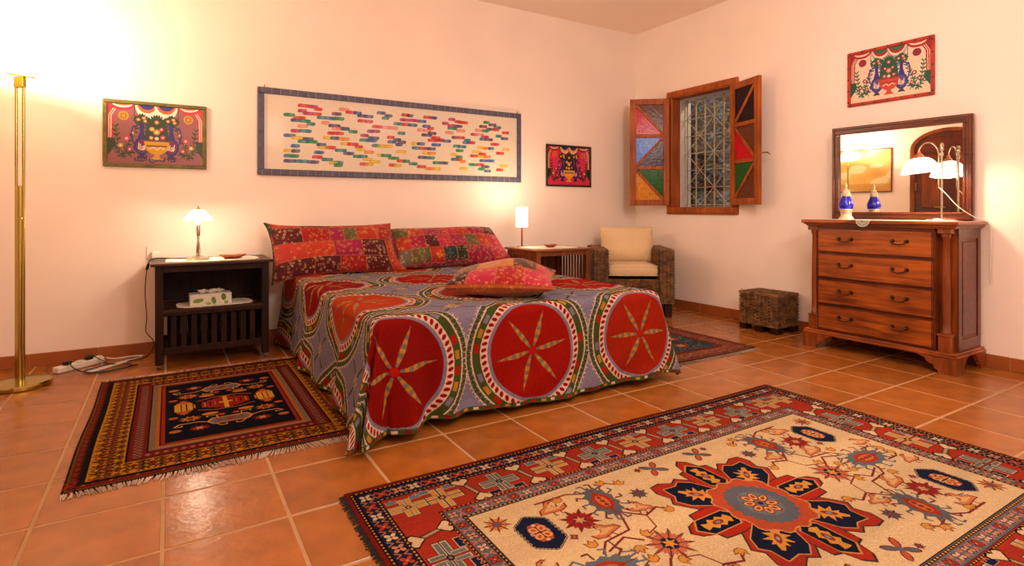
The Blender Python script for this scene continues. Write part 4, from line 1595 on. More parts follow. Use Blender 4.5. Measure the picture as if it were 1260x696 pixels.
picture('framed_picture', 'mauve folk print with ewers in an olive frame above the dark bedside table', 'back', -.356, .223, 1.222, 1.652, .024, .018, M_FR_G, folk(.53, .38, .0015, P_L), coat=.8)
picture('framed_picture', 'small pink folk print in a dark frame, right of the long painting', 'back', 3.060, 3.608, 1.170, 1.573, .020, .018, M_FR_D, folk(.508, .363, .0015, P_S), coat=.4)
pr_ = picture('framed_picture', 'folk print of ewers on cream ground in a red frame above the mirror', 'right', 2.215, 1.671, 1.688, 2.076, .022, .018, M_FR_R, folk(.50, .344, .0015, P_R), coat=.2)
bm = bmesh.new()
for k in range(7):
    x = -.25 + k * .083
    box(bm, x - .006, x + .006, -.0188, -.017, .004, .018)
    box(bm, x - .006, x + .006, -.0188, -.017, .388 - .018, .384)
for k in range(5):
    z = .03 + k * .082
    for x in (-.263, .263):
        box(bm, x - .007, x + .007, -.0188, -.017, z - .006, z + .006)
o = obj('frame_mark', bm, pm('frame_green_mark', (50, 56, 30), .5), pr_)
o['kind'] = 'stuff'

# picture on the left wall (seen in the mirror): yellow-ochre landscape wash
cv = Cv(.82, .60, .003, (236, 200, 130))
g2 = np.random.default_rng(5)
yy, xx = np.mgrid[0:cv.ny, 0:cv.nx] / 100.0
f = 0
for k in range(26):
    a, b_, c_ = g2.uniform(-3.4, 3.4, 3)
    f = f + np.sin(a * xx * 1.6 + b_ * yy * 2.6 + c_ * 3 + np.sin(b_ * xx + k)) / (1 + k * .12)
f = (f - f.min()) / (f.max() - f.min())
cv.a[:] = np.array([244, 212, 140]) / 255 * (1 - f[..., None]) + np.array([226, 168, 80]) / 255 * f[..., None]
m_ = (f < .36)
cv.a[m_] = np.array([244, 226, 176]) / 255
cv.a[:int(cv.ny * .18)] = cv.a[:int(cv.ny * .18)] * .5 + .5 * np.array([196, 140, 66]) / 255
picture('framed_picture', 'large ochre landscape print on the left wall, seen in the mirror', 'left', 3.50, 4.33, 1.21, 1.87, .018, .02, M_OAK, cv, coat=.2)

# ------------------------------------------------------------------ bed
BX0, BX1, BY0, BY1, BZ = 0.765, 2.315, 2.300, 4.36, 0.492
t = thing('bed', 'double bed standing against the wall under the patterned bedspread', 'bed', ((BX0 + BX1) / 2, (BY0 + BY1) / 2, 0))
hw, hd = (BX1 - BX0) / 2 - .02, (BY1 - BY0) / 2 - .02
M_MATT = pm('mattress_ticking', (120, 40, 36), 0.9, var=0.1, bump=.2)
obj('bed_base', B(-hw + .01, hw - .01, -hd + .01, hd - .01, .10, .27, .01), M_DARKWOOD, t)
for sx in (-1, 1):
    for sy in (-1, 1):
        xa, xb = sorted((sx * (hw - .05), sx * (hw - .12)))
        ya, yb = sorted((sy * (hd - .05), sy * (hd - .12)))
        obj('leg', B(xa, xb, ya, yb, .011, .10), M_DARKWOOD, t)
bm = B(-hw, hw, -hd, hd, .27, BZ - .014, .03)
obj('mattress', bm, M_MATT, t)

# printed bedspread: pattern in cloth coordinates
HEM = 0.50
GREY_BG = (138, 128, 150)
CW, CH = (BX1 - BX0) + 2 * HEM, (BY1 - BY0) + HEM
cv = Cv(CW, CH, .0021, GREY_BG)
GREY, CRM, GRN, RED, DRED = (138, 128, 150), (232, 198, 172), (72, 82, 38), (184, 26, 12), (150, 16, 20)
OCH, LILAC, BRK = (190, 134, 44), (134, 124, 148), (168, 54, 22)
px, py = .69, .69
cx0 = HEM + (1.482 - BX0)
cy0 = HEM - .245
gp = random.Random(3)
reds = [(160, 22, 10), (136, 18, 12), (168, 20, 14), (180, 56, 18), (184, 62, 22), (166, 38, 14)]


def vine(pts, w=.030, tooth=.010, col=GRN):
    """green stem with cream toothed outline"""
    P = np.array(pts)
    cv.line(P, w + .010, CRM)
    for a, b_ in zip(P[:-1], P[1:]):
        d = b_ - a
        L = np.hypot(*d)
        n = max(1, int(L / .022))
        e = d / L
        nn = np.array([-e[1], e[0]])
        for k in range(n):
            q = a + d * (k + .5) / n
            for s in (-1, 1):
                r0 = q + nn * s * (w / 2 + .002)
                r1 = q + nn * s * (w / 2 + .013) + e * .007
                cv.line([r0, r1], .005, CRM)
    cv.line(P, w, col)
    for a, b_ in zip(P[:-1], P[1:]):
        d = b_ - a
        L = np.hypot(*d)
        n = max(1, int(L / .022))
        e = d / L
        nn = np.array([-e[1], e[0]])
        for k in range(n):
            q = a + d * (k + .5) / n
            for s in (-1, 1):
                cv.line([q + nn * s * (w / 2 + .004), q + nn * s * (w / 2 - .008) - e * .004], .004, LILAC)


cv.at()
ci = [(i, j) for i in range(-3, 4) for j in range(-1, 5)]
# vines between circles
for i in range(-3, 4):
    for j in range(-1, 5):
        X, Y = cx0 + i * px, cy0 + j * py
        R = .336
        th_ = np.linspace(0, 2 * PI, 44)
        vine(np.stack([X + R * np.cos(th_), Y + R * np.sin(th_)], -1), .022)
        mx_, my_ = X + px / 2, Y + py / 2
        for a in range(4):
            c, s = math.cos(a * PI / 2 + PI / 4), math.sin(a * PI / 2 + PI / 4)
            cv.line([(mx_, my_), (mx_ + c * .11, my_ + s * .11)], .012, GRN)
        cv.star(mx_, my_, .045, .02, 8, CRM)
        cv.star(mx_, my_, .036, .015, 8, OCH)
for (i, j) in ci:
    X, Y = cx0 + i * px, cy0 + j * py
    cv.ell(X, Y, .322, .322, CRM, n=60)
    cv.ell(X, Y, .317, .317, GRN, n=60)
    nb = 26
    for k in range(nb):
        a0, a1 = 2 * PI * (k + .12) / nb, 2 * PI * (k + .72) / nb
        col = [RED, OCH, LILAC, GRN][(k * 7 + i * 3 + j) % 4]
        q = [(.286, a0), (.286, a1), (.308, a1), (.308, a0)]
        cv.poly([(X + r * math.cos(a), Y + r * math.sin(a)) for r, a in q], col)
    for k in range(60):
        a = 2 * PI * k / 60
        cv.line([(X + .317 * math.cos(a), Y + .317 * math.sin(a)), (X + .328 * math.cos(a + .02), Y + .328 * math.sin(a + .02))], .004, CRM)
    cv.ell(X, Y, .279, .279, CRM, n=60)
    nb = 54
    for k in range(nb):
        a = 2 * PI * k / nb
        c, s = math.cos(a), math.sin(a)
        cv.ell(X + .261 * c, Y + .261 * s, .0150, .0088, DRED, n=10, rot=a + .55)
    cv.ell(X, Y, .243, .243, LILAC, n=60)
    cv.ell(X, Y, .227, .227, reds[(i * 5 + j * 3) % 6], n=60)
    rot = .10 + gp.uniform(-.12, .12)
    for k in range(6):
        a = rot + k * PI / 3
        c, s = math.cos(a), math.sin(a)
        for q in range(9):
            f0, f1 = q / 9, (q + 1) / 9
            r0, r1 = .022 + .178 * f0, .022 + .178 * f1
            w0, w1 = [.0012 + .0125 * (1 - abs(f - .42) / .58 if f > .42 else .35 + .65 * f / .42) for f in (f0, f1)]
            cv.poly([(X + r0 * c - s * w0, Y + r0 * s + c * w0), (X + r1 * c - s * w1, Y + r1 * s + c * w1), (X + r1 * c + s * w1, Y + r1 * s - c * w1), (X + r0 * c + s * w0, Y + r0 * s - c * w0)], [(126, 112, 98), OCH][q % 2])
    cv.ell(X, Y, .02, .02, RED)
# border strip along the hem: toothed green and red blocks
for (x0, y0, x1, y1) in ((0, 0, CW, .022), (0, 0, .022, CH), (CW - .022, 0, CW, CH)):
    cv.rect(x0, y0, x1, y1, GRN)
for k in range(int((CW + 2 * CH) / .05)):
    d = k * .05
    col = [RED, OCH, CRM, DRED][k % 4]
    if d < CW:
        cv.rect(d, .005, d + .024, .017, col)
    elif d < CW + CH:
        cv.rect(.005, d - CW, .017, d - CW + .024, col)
    else:
        cv.rect(CW - .017, d - CW - CH, CW - .005, d - CW - CH + .024, col)
cv.wear(.05, 4, 1, 3)
M_SPREAD = pattern_mat('bedspread_print', cv, 0.92, 0.25, 500, spec=0.05, gain=.82, nz=.12)

# drape the cloth over the box
nu, nv = 300, 300
u = np.linspace(-HEM, (BX1 - BX0) + HEM, nu)[None, :] + np.zeros((nv, 1))
v = np.linspace(-HEM, (BY1 - BY0), nv)[:, None] + np.zeros((1, nu))
Wd = BX1 - BX0
eu = np.where(u < 0, -u, np.where(u > Wd, u - Wd, 0))      # distance past the long edges
su = np.where(u < 0, -1.0, 1.0)
ev = np.where(v < 0, -v, 0)
# at the corners the square cloth is gathered into a rounded corner
mx = np.maximum(eu, ev)
hyp = np.hypot(eu, ev)
both = (eu > 0) & (ev > 0)
e = np.where(both, mx + (hyp - mx) * .12, mx)
phi = np.where(both, np.arctan2(ev, eu), np.where(ev > 0, PI / 2, 0.0))
r = .045
Larc = r * PI / 2
a = np.clip(e / r, 0, PI / 2)
out = np.where(e > 0, r * np.sin(a), 0)
drop = np.where(e > 0, r * (1 - np.cos(a)), 0) + np.clip(e - Larc, 0, None)
bx = np.clip(u, 0, Wd)
by = np.clip(v, 0, None)
# inner corner of the mattress edge rounded: shift inwards by r
ix = np.clip(bx, r * .0, Wd)
dn = np.clip(drop / .46, 0, 1.2)
# fold displacement: a travelling coordinate along the skirt
sl = np.where(phi > 0.0, np.where(both, 0, 0), 0)
per = np.where(both, 0.0, 0.0)
left = su < 0
front = (ev > 0) & ~both
side = (eu > 0) & ~both
fold = np.zeros_like(u)
xf = bx
fold += np.where(front, .055 * np.exp(-((xf - .09) / .05) ** 2) - .030 * np.exp(-((xf - .18) / .04) ** 2) + .012 * np.sin(xf * 9 + 1.0) + .008 * np.sin(xf * 23 + .6) + .018 * np.exp(-((xf - .27) / .05) ** 2) - .014 * np.exp(-((xf - .36) / .05) ** 2) + .006 * np.sin(xf * 41 + 3 * drop) + .006 * np.sin(xf * 13 + drop * 30), 0)
yf = by
fold += np.where(side, .020 * np.sin(yf * 7 + .5) + .016 * np.sin(yf * 17 + 1.3) + .005 * np.sin(yf * 37), 0)
flare = np.where(left & side, .05, .035) * dn ** 1.5 + fold * dn ** 1.2 + 0.004
cone = np.where(both, np.sin(2 * phi) ** 1.0 * (.30 + .13 * np.sin(phi * 11 + 1.0) * np.sin(2 * phi)) * drop, 0)
# left front corner hangs in a full fold, right one flatter
cone *= np.where(left, 1.0, .45)
ox = out + np.where(drop > 0, flare * np.clip(drop * 8, 0, 1), 0)
tot = ox + cone
cph, sph = np.cos(phi), np.sin(phi)
X = bx + np.where((eu > 0) | both, su * tot * cph, 0)
Y = by - np.where((ev > 0), tot * sph, 0)
Z = BZ - drop
# swirl so that the corner fold leans to the left foot of the bed
X += np.where(both, (.045 * np.sin(phi * 4) * dn) * np.where(left, 1, -1), 0)
# hem unevenness and floor
hemn = .010 * np.sin(bx * 5) + .008 * np.sin(by * 6 + 1)
Z = np.where(drop > 0, BZ - drop * (1 - (.012 + hemn) / .47 * dn), Z)
Z = Z + np.where(drop <= 0, .004 * np.sin(bx * 9 + by * 4) * np.sin(by * 5 - bx * 3) + .002 * np.sin(bx * 31 + by * 13) + .0022 * np.sin(bx * 57 - by * 21 + 2 * np.sin(by * 9)), 0)
over = np.clip(.006 - Z, 0, None)
Z = np.clip(Z, .006 + .003 * np.sin(bx * 40 + by * 33) + .003, None)
Y = np.where((ev > 0), Y - over * .6 * sph, Y)
X = np.where((eu > 0), X + su * over * .6 * cph, X)
# right side slightly pulled out at the foot
P = np.stack([X + BX0, Y + BY0, Z], -1)
P[..., 1] = np.minimum(P[..., 1], YW - .015)
# the left hem rests on the rug
uv = np.stack([(u + HEM) / CW, (v + HEM) / CH], -1)
cov = grid_mesh('bedspread', P, M_SPREAD, None, uv)
tag(cov, 'red and grey printed bedspread with starred circles hanging to the floor', 'bedspread')


# ------------------------------------------------------------------ patchwork pillows
def fabric(name, rgb, spots=None, gold=(196, 150, 70), dens=40, thr=.16):
    m = bpy.data.materials.new('fabric_' + name)
    m.use_nodes = True
    N, L = m.node_tree.nodes, m.node_tree.links
    b = N['Principled BSDF']
    b.inputs['Roughness'].default_value = .75
    b.inputs['Sheen Weight'].default_value = .2
    b.inputs['Specular IOR Level'].default_value = .25
    tc = N.new('ShaderNodeTexCoord')
    vo = N.new('ShaderNodeTexVoronoi'); vo.inputs['Scale'].default_value = dens
    L.new(tc.outputs['Object'], vo.inputs['Vector'])
    no = N.new('ShaderNodeTexNoise'); no.inputs['Scale'].default_value = 16; no.inputs['Detail'].default_value = 5
    L.new(tc.outputs['Object'], no.inputs['Vector'])
    # curling embroidery: thin rings of the voronoi distance gated by noise
    r1 = N.new('ShaderNodeValToRGB')
    el = r1.color_ramp.elements
    el[0].position, el[0].color = thr, (1, 1, 1, 1)
    el[1].position, el[1].color = thr + .03, (0, 0, 0, 1)
    for ps, cl in ((thr + .14, 0), (thr + .17, 1), (thr + .22, 1), (thr + .25, 0)):
        q_ = el.new(ps); q_.color = (cl * .75, cl * .75, cl * .75, 1)
    L.new(vo.outputs['Distance'], r1.inputs[0])
    r2 = N.new('ShaderNodeValToRGB')
    r2.color_ramp.elements[0].position, r2.color_ramp.elements[1].position = .43, .50
    L.new(no.outputs['Fac'], r2.inputs[0])
    mu = N.new('ShaderNodeMath'); mu.operation = 'MULTIPLY'
    L.new(r1.outputs[0], mu.inputs[0]); L.new(r2.outputs[0], mu.inputs[1])
    c0 = N.new('ShaderNodeMix'); c0.data_type = 'RGBA'
    base = lin(rgb)
    c0.inputs[6].default_value = (*[x * .45 for x in base], 1)
    c0.inputs[7].default_value = (*[min(1, x * 1.0) for x in base], 1)
    L.new(no.outputs['Fac'], c0.inputs[0])
    c1 = N.new('ShaderNodeMix'); c1.data_type = 'RGBA'
    c1.inputs[7].default_value = (*lin(gold), 1)
    L.new(c0.outputs[2], c1.inputs[6]); L.new(mu.outputs[0], c1.inputs[0])
    L.new(c1.outputs[2], b.inputs['Base Color'])
    bp = N.new('ShaderNodeBump'); bp.inputs['Strength'].default_value = .5; bp.inputs['Distance'].default_value = .003
    L.new(mu.outputs[0], bp.inputs['Height']); L.new(bp.outputs[0], b.inputs['Normal'])
    return m


FB = dict(red=fabric('red', (176, 14, 22)), magenta=fabric('magenta', (166, 12, 70)), maroon=fabric('maroon', (92, 10, 20), gold=(214, 170, 120)), orange=fabric('orange', (196, 50, 16)), coral=fabric('coral', (192, 52, 40), dens=22, thr=.03),
          rose=fabric('rose', (200, 30, 70)), olive=fabric('olive', (104, 92, 50), gold=(170, 150, 96)), green=fabric('green', (44, 48, 24), gold=(176, 150, 90)), teal=fabric('teal', (10, 58, 58), dens=60, thr=.08), ochre=fabric('ochre', (206, 120, 20), gold=(170, 140, 150), dens=60, thr=.2),
          brown=fabric('brown', (96, 44, 18), gold=(190, 140, 80)), plum=fabric('plum', (56, 14, 40), gold=(200, 150, 60)), grey=fabric('grey', (120, 104, 88), gold=(200, 170, 120)), lattice=fabric('lattice', (190, 44, 18), gold=(200, 140, 60), dens=26, thr=.22))
M_THREAD = pm('stitch_thread', (186, 110, 60), .8, var=.3, scale=120)
M_WTHREAD = pm('cream_thread', (226, 200, 160), .8)


def patch_pillow(name, label, loc, R, w, h, th, patches, mbody, mback, shape=None, n=64, m=40, seed=1, power=2.4, border=.0, pinch=.05, piping=False):
    """patches: rows from bottom to top: (v0,v1,[(u1,key),...]) in 0..1 of the front face"""
    root = thing(name, label, 'pillow' if 'pillow' in label else 'cushion', loc, group='patchwork pillows on the bed')
    s1 = np.linspace(-1, 1, n)
    g_ = np.random.default_rng(seed)
    K = g_.uniform(-5, 5, (7, 3))

    def S(s, u_, side, lift=0.0):
        th_ = (np.clip(1 - np.abs(s) ** power, 0, 1) ** .5) * (np.clip(1 - np.abs(u_) ** power, 0, 1) ** .5)
        X = (w / 2) * s * (1 - pinch * (1 - u_ ** 2))
        Z_ = (h / 2) * u_ * (1 - pinch * (1 - s ** 2))
        wn = sum(np.sin(a * s + b_ * u_ + c) for a, b_, c in K)
        Yv = side * (th / 2 * th_ + .006 * wn * th_) + lift * side
        if shape:
            X, Yv, Z_ = shape(X, Yv, Z_, s, u_)
        Q = np.stack([X + 0 * s * u_, Yv + 0 * s * u_, Z_ + 0 * s * u_], -1)
        return Q @ np.array(R).T
    A = S(s1[None, :], np.linspace(-1, 1, m)[:, None], -1)
    Bk = S(s1[None, :], np.linspace(1, -1, m)[:, None], 1)
    grid_mesh('pillow_body', np.concatenate([A, Bk], 0), mbody, root)
    stitches = bmesh.new()
    bo = border
    for (v0, v1, row) in patches:
        u0 = 0.0
        for (u1, key) in row:
            k1, k2 = 10, 7
            ss = np.linspace(u0, u1, k1)[None, :] * 2 * (1 - bo) - (1 - bo)
            uu = np.linspace(v0, v1, k2)[:, None] * 2 * (1 - bo) - (1 - bo)
            puff = (1 - np.abs(np.linspace(-1, 1, k1)) ** 4)[None, :] * (1 - np.abs(np.linspace(-1, 1, k2)) ** 4)[:, None]
            Q = S(ss + 0 * uu, uu + 0 * ss, -1, lift=.0012 + .0035 * puff)
            grid_mesh('patch', Q, FB[key], root)
            # seam cords
            for line in ((np.full(8, u1), np.linspace(v0, v1, 8)), (np.linspace(u0, u1, 8), np.full(8, v1))):
                a_, b_ = line[0] * 2 * (1 - bo) - (1 - bo), line[1] * 2 * (1 - bo) - (1 - bo)
                q = S(a_, b_, -1, lift=.0025)
                tube(stitches, [Vector(p) for p in q], .0018, 4)
            u0 = u1
    if piping:
        bm = bmesh.new()
        uu = np.linspace(-1, 1, 24)
        tube(bm, [Vector(p) for p in S(np.full(24, -1.0), uu, 1)], .006, 6)
        obj('green_piping', bm, FB['green'], root, True)
        bm = bmesh.new()
        q = [Vector(p) for p in S(np.array([-1.0, -.86, -.93, -1.0]), np.array([1.0, 1.0, .70, .62]), -1, .003)]
        bm.faces.new([bm.verts.new(p) for p in q])
        o = obj('green_ear', bm, FB['green'], root)
        md = o.modifiers.new('t', 'SOLIDIFY'); md.thickness = .004
    o = obj('seam', stitches, M_THREAD, root)
    o['kind'] = 'stuff'
    return root, S


def rotX(a):
    c, s = math.cos(a), math.sin(a)
    return np.array([[1, 0, 0], [0, c, -s], [0, s, c]])


def rotZ(a):
    c, s = math.cos(a), math.sin(a)
    return np.array([[c, -s, 0], [s, c, 0], [0, 0, 1]])


def shL(X, Y, Z, s, u_):
    # droopy corners; lower left corner hangs over the edge of the bed, upper left ear pulled up
    Z = Z - .055 * np.clip(-s, 0, 1) ** 3 * np.clip(-u_, 0, 1) ** 2 + .03 * np.clip(-s, 0, 1) ** 6 * np.clip(u_, 0, 1) ** 4 + .015 * np.clip(s, 0, 1) ** 4 * np.clip(u_, 0, 1)
    X = X + .05 * np.clip(s, 0, 1) ** 5 * np.clip(-u_, 0, 1) ** 3 - .015 * np.clip(-s, 0, 1) ** 8 * np.clip(u_, 0, 1) ** 8
    return X, Y, Z


# left pillow
patch_pillow('patchwork_pillow', 'red patchwork pillow with maroon corner patch and green ear, left on the bed', (1.035, 4.135, .660), rotX(math.radians(-33)), .90, .40, .17,
             [(0, .24, [(.30, 'maroon'), (.50, 'maroon'), (.72, 'red'), (.92, 'maroon'), (1, 'coral')]),
              (.24, .58, [(.24, 'coral'), (.46, 'orange'), (.70, 'magenta'), (.92, 'maroon'), (1, 'orange')]),
              (.58, .90, [(.22, 'maroon'), (.44, 'red'), (.56, 'magenta'), (.67, 'olive'), (.86, 'lattice'), (1, 'red')]),
              (.90, 1.0, [(.22, 'coral'), (.46, 'maroon'), (.80, 'coral'), (1, 'coral')])],
             FB['coral'], None, shL, border=.015, seed=5, pinch=.06, piping=True)


def shR(X, Y, Z, s, u_):
    X = X - .05 * u_ * np.clip(s, 0, 1) ** 2
    Z = Z + .0 * s
    return X, Y, Z


patch_pillow('patchwork_pillow', 'pink and green patchwork pillow of small squares, right on the bed', (1.955, 4.165, .648), rotX(math.radians(-40)), .96, .37, .16,
             [(0, .34, [(.10, 'grey'), (.26, 'olive'), (.38, 'lattice'), (.50, 'teal'), (.60, 'green'), (.72, 'magenta'), (.85, 'magenta'), (1, 'rose')]),
              (.34, .68, [(.11, 'lattice'), (.24, 'magenta'), (.36, 'maroon'), (.48, 'rose'), (.62, 'magenta'), (.74, 'olive'), (.87, 'lattice'), (1, 'rose')]),
              (.68, 1, [(.12, 'olive'), (.25, 'lattice'), (.42, 'magenta'), (.55, 'rose'), (.68, 'orange'), (.84, 'magenta'), (.94, 'maroon'), (1, 'green')])],
             FB['magenta'], None, shR, border=.025, seed=9, pinch=.02, power=3.0)

# cushion lying on the bed
ca = math.radians(-37)
Rc = rotZ(ca) @ rotX(math.radians(-84))
root, Sf = patch_pillow('patchwork_cushion', 'orange-edged patchwork cushion lying on the middle of the bedspread', (1.550, 2.63, BZ + .079), Rc, .57, .44, .17,
             [(0, .30, [(.18, 'plum'), (.46, 'rose'), (.74, 'red'), (1, 'rose')]),
              (.30, .72, [(.24, 'olive'), (.62, 'ochre'), (.86, 'brown'), (1, 'rose')]),
              (.72, 1, [(.30, 'lattice'), (.55, 'brown'), (.80, 'rose'), (1, 'plum')])],
             fabric('orange_edge', (186, 84, 20), dens=60, thr=.08), None, None, border=.03, seed=14, pinch=.09, power=2.2)

# ------------------------------------------------------------------ rugs
def rug(name, label, x0, x1, y0, y1, cv, fr_sides, fr_col, fr_len, seed=1, rot=0, extra_bump=0):
    t = thing(name, label, 'rug', ((x0 + x1) / 2, (y0 + y1) / 2, 0), rot, group='patterned rugs on the tiled floor')
    w, h = x1 - x0, y1 - y0
    nx, ny = 90, 70
    X, Y = np.meshgrid(np.linspace(-w / 2, w / 2, nx), np.linspace(-h / 2, h / 2, ny))
    # slightly uneven outline and gentle ripples
    ed = np.minimum(w / 2 - np.abs(X), h / 2 - np.abs(Y))
    s = seed * 1.3
    Xd = X + .003 * np.sin(Y * 7 + s) * (np.abs(X) / (w / 2)) ** 4
    Yd = Y + .006 * np.sin(X * 5 + s) * (np.abs(Y) / (h / 2)) ** 4
    Z = .0085 + .0012 * np.sin(X * 4 + s) * np.sin(Y * 5 + s)
    top = np.stack([Xd, Yd, Z], -1)
    # skirt ring so that the rug has a real thickness
    P = np.zeros((ny + 2, nx + 2, 3))
    P[1:-1, 1:-1] = top
    P[0, 1:-1], P[-1, 1:-1] = top[0], top[-1]
    P[1:-1, 0], P[1:-1, -1] = top[:, 0], top[:, -1]
    P[0, 0], P[0, -1], P[-1, 0], P[-1, -1] = top[0, 0], top[0, -1], top[-1, 0], top[-1, -1]
    for sl_ in ((0, slice(None)), (-1, slice(None)), (slice(None), 0), (slice(None), -1)):
        P[sl_][..., 2] = .0008
    uv = np.stack([(P[..., 0] + w / 2) / w, (P[..., 1] + h / 2) / h], -1)
    uu = np.clip(np.linspace(-1 / (nx - 1), 1 + 1 / (nx - 1), nx + 2), .002, .998)
    vv_ = np.clip(np.linspace(-1 / (ny - 1), 1 + 1 / (ny - 1), ny + 2), .002, .998)
    uv = np.stack(np.meshgrid(uu, vv_), -1)
    m = pattern_mat(name + '_weave', cv, .95, .5, 420, spec=.04, gain=.73)
    grid_mesh('rug_pile', P, m, t, uv)
    g_ = random.Random(seed)
    for sd in fr_sides:
        bm = bmesh.new()
        L = w if sd in 'ns' else h
        n = int(L / .0075)
        for k in range(n):
            q = -L / 2 + (k + .5) * L / n
            ln = fr_len * g_.uniform(.7, 1.15)
            lean = fr_len * (g_.uniform(-.25, .25) + .35 * math.sin(k * .13))
            if sd == 's': a = (q, -h / 2 + .004, .006); d = (lean, -ln)
            elif sd == 'n': a = (q, h / 2 - .004, .006); d = (lean, ln)
            elif sd == 'w': a = (-w / 2 + .004, q, .006); d = (-ln, lean)
            else: a = (w / 2 - .004, q, .006); d = (ln, lean)
            for s2 in (-1, 1):
                j = s2 * .0015
                b_ = (a[0] + d[0] * .5 + j, a[1] + d[1] * .5 + j, .0045)
                c = (a[0] + d[0] + g_.uniform(-.003, .003) + j * 2, a[1] + d[1] + g_.uniform(-.003, .003) + j * 2, .0022)
                tube(bm, [a, b_, c], .0022, 3, caps=False)
        o = obj('fringe', bm, pm(name + '_fringe', fr_col, .9, var=.2, scale=60), t)
        o['kind'] = 'stuff'
    return t


NAVY, IVORY, RUST, DKRED, YEL, ORG, SLATE, SKY, BLK = (26, 34, 62), (224, 192, 144), (170, 52, 34), (132, 34, 28), (214, 150, 62), (206, 104, 50), (104, 102, 110), (112, 126, 138), (24, 18, 18)


def dots_h(c, x0, x1, y0, y1, a, b_, n):
    c.rect(x0, y0, x1, y1, b_)
    p = (x1 - x0) / n
    for k in range(n):
        c.rect(x0 + k * p, y0 + (y1 - y0) * .2, x0 + (k + .55) * p, y1 - (y1 - y0) * .2, a)


def dots_v(c, x0, x1, y0, y1, a, b_, n):
    c.rect(x0, y0, x1, y1, b_)
    p = (y1 - y0) / n
    for k in range(n):
        c.rect(x0 + (x1 - x0) * .2, y0 + k * p, x1 - (x1 - x0) * .2, y0 + (k + .55) * p, a)


def dot_ring(c, w, h, dx, dy, t_, a, b_, pitch=.016):
    dots_h(c, dx, w - dx, dy, dy + t_, a, b_, int((w - 2 * dx) / pitch))
    dots_h(c, dx, w - dx, h - dy - t_, h - dy, a, b_, int((w - 2 * dx) / pitch))
    dots_v(c, dx, dx + t_, dy, h - dy, a, b_, int((h - 2 * dy) / pitch))
    dots_v(c, w - dx - t_, w - dx, dy, h - dy, a, b_, int((h - 2 * dy) / pitch))


# ---- large rug
RX0, RX1, RY0, RY1 = .492, 2.735, .372, 1.866
w, h = RX1 - RX0, RY1 - RY0
cv = Cv(w, h, .0015, DKRED)
BDX, BDY = .288, .335
lay = lambda f: (BDX * f, BDY * f)


def ring(f0, f1, col):
    for f, c_ in ((f0, col),):
        dx, dy = lay(f)
        cv.rect(dx, dy, w - dx, h - dy, c_)


ring(.05, 1, BLK)
dx, dy = lay(.055); dot_ring(cv, w, h, dx, dy, .009, YEL, BLK)
ring(.092, 1, BLK); ring(.10, 1, NAVY)
dx, dy = lay(.275); dot_ring(cv, w, h, dx, dy, .009, YEL, BLK)
ring(.312, 1, BLK); ring(.32, 1, RUST)
dx, dy = lay(.775); dot_ring(cv, w, h, dx, dy, .008, YEL, BLK)
ring(.805, 1, BLK); ring(.812, 1, SLATE)
dx, dy = lay(.955); dot_ring(cv, w, h, dx, dy, .009, YEL, BLK)
ring(.99, 1, BLK); ring(1.0, 1, IVORY)


def guard_flower(x, y, r, col, c2, rot):
    cv.at(x, y, rot)
    for k in range(4):
        a = k * PI / 2 + PI / 4
        cv.ell(r * .55 * math.cos(a), r * .55 * math.sin(a), r * .52, r * .40, BLK, n=10, rot=a)
    for k in range(4):
        a = k * PI / 2 + PI / 4
        cv.ell(r * .55 * math.cos(a), r * .55 * math.sin(a), r * .43, r * .32, col, n=10, rot=a)
    cv.ell(0, 0, r * .18, r * .18, c2, n=8)
    cv.at()


def guard_run(f, pitch, r, cols, stem, horizontal):
    dx, dy = lay(f)
    if horizontal:
        L = w - 2 * dx
        n = int(round(L / pitch))
        for side_y in (dy, h - dy):
            for k in range(n + 1):
                x = dx + L * k / n
                if k < n:
                    xm = x + L / n / 2
                    for s in (-1, 1):
                        cv.line([(xm - r * .5, side_y + s * r * .9), (xm, side_y + s * r * .2), (xm + r * .5, side_y + s * r * .9)], .005, stem)
                guard_flower(x, side_y, r, *cols[k % len(cols)], 0)
    else:
        L = h - 2 * dy
        n = int(round(L / (pitch * 1.15)))
        for side_x in (dx, w - dx):
            for k in range(1, n):
                y = dy + L * k / n
                ym = y + L / n / 2
                for s in (-1, 1):
                    cv.line([(side_x + s * r * .9, ym - r * .5), (side_x + s * r * .2, ym), (side_x + s * r * .9, ym + r * .5)], .005, stem)
                guard_flower(side_x, y, r, *cols[k % len(cols)], 0)


GC = [((222, 192, 150), BLK), ((178, 66, 46), YEL), ((206, 140, 100), BLK), ((222, 192, 150), RUST), ((178, 66, 46), YEL)]
guard_run(.188, .055, .023, GC, (190, 110, 70), True)
guard_run(.188, .055, .023, GC, (190, 110, 70), False)
GC2 = [((204, 150, 116), BLK), ((172, 58, 44), YEL), ((214, 180, 150), RUST)]
guard_run(.885, .055, .019, GC2, (206, 120, 90), True)
guard_run(.885, .055, .019, GC2, (206, 120, 90), False)


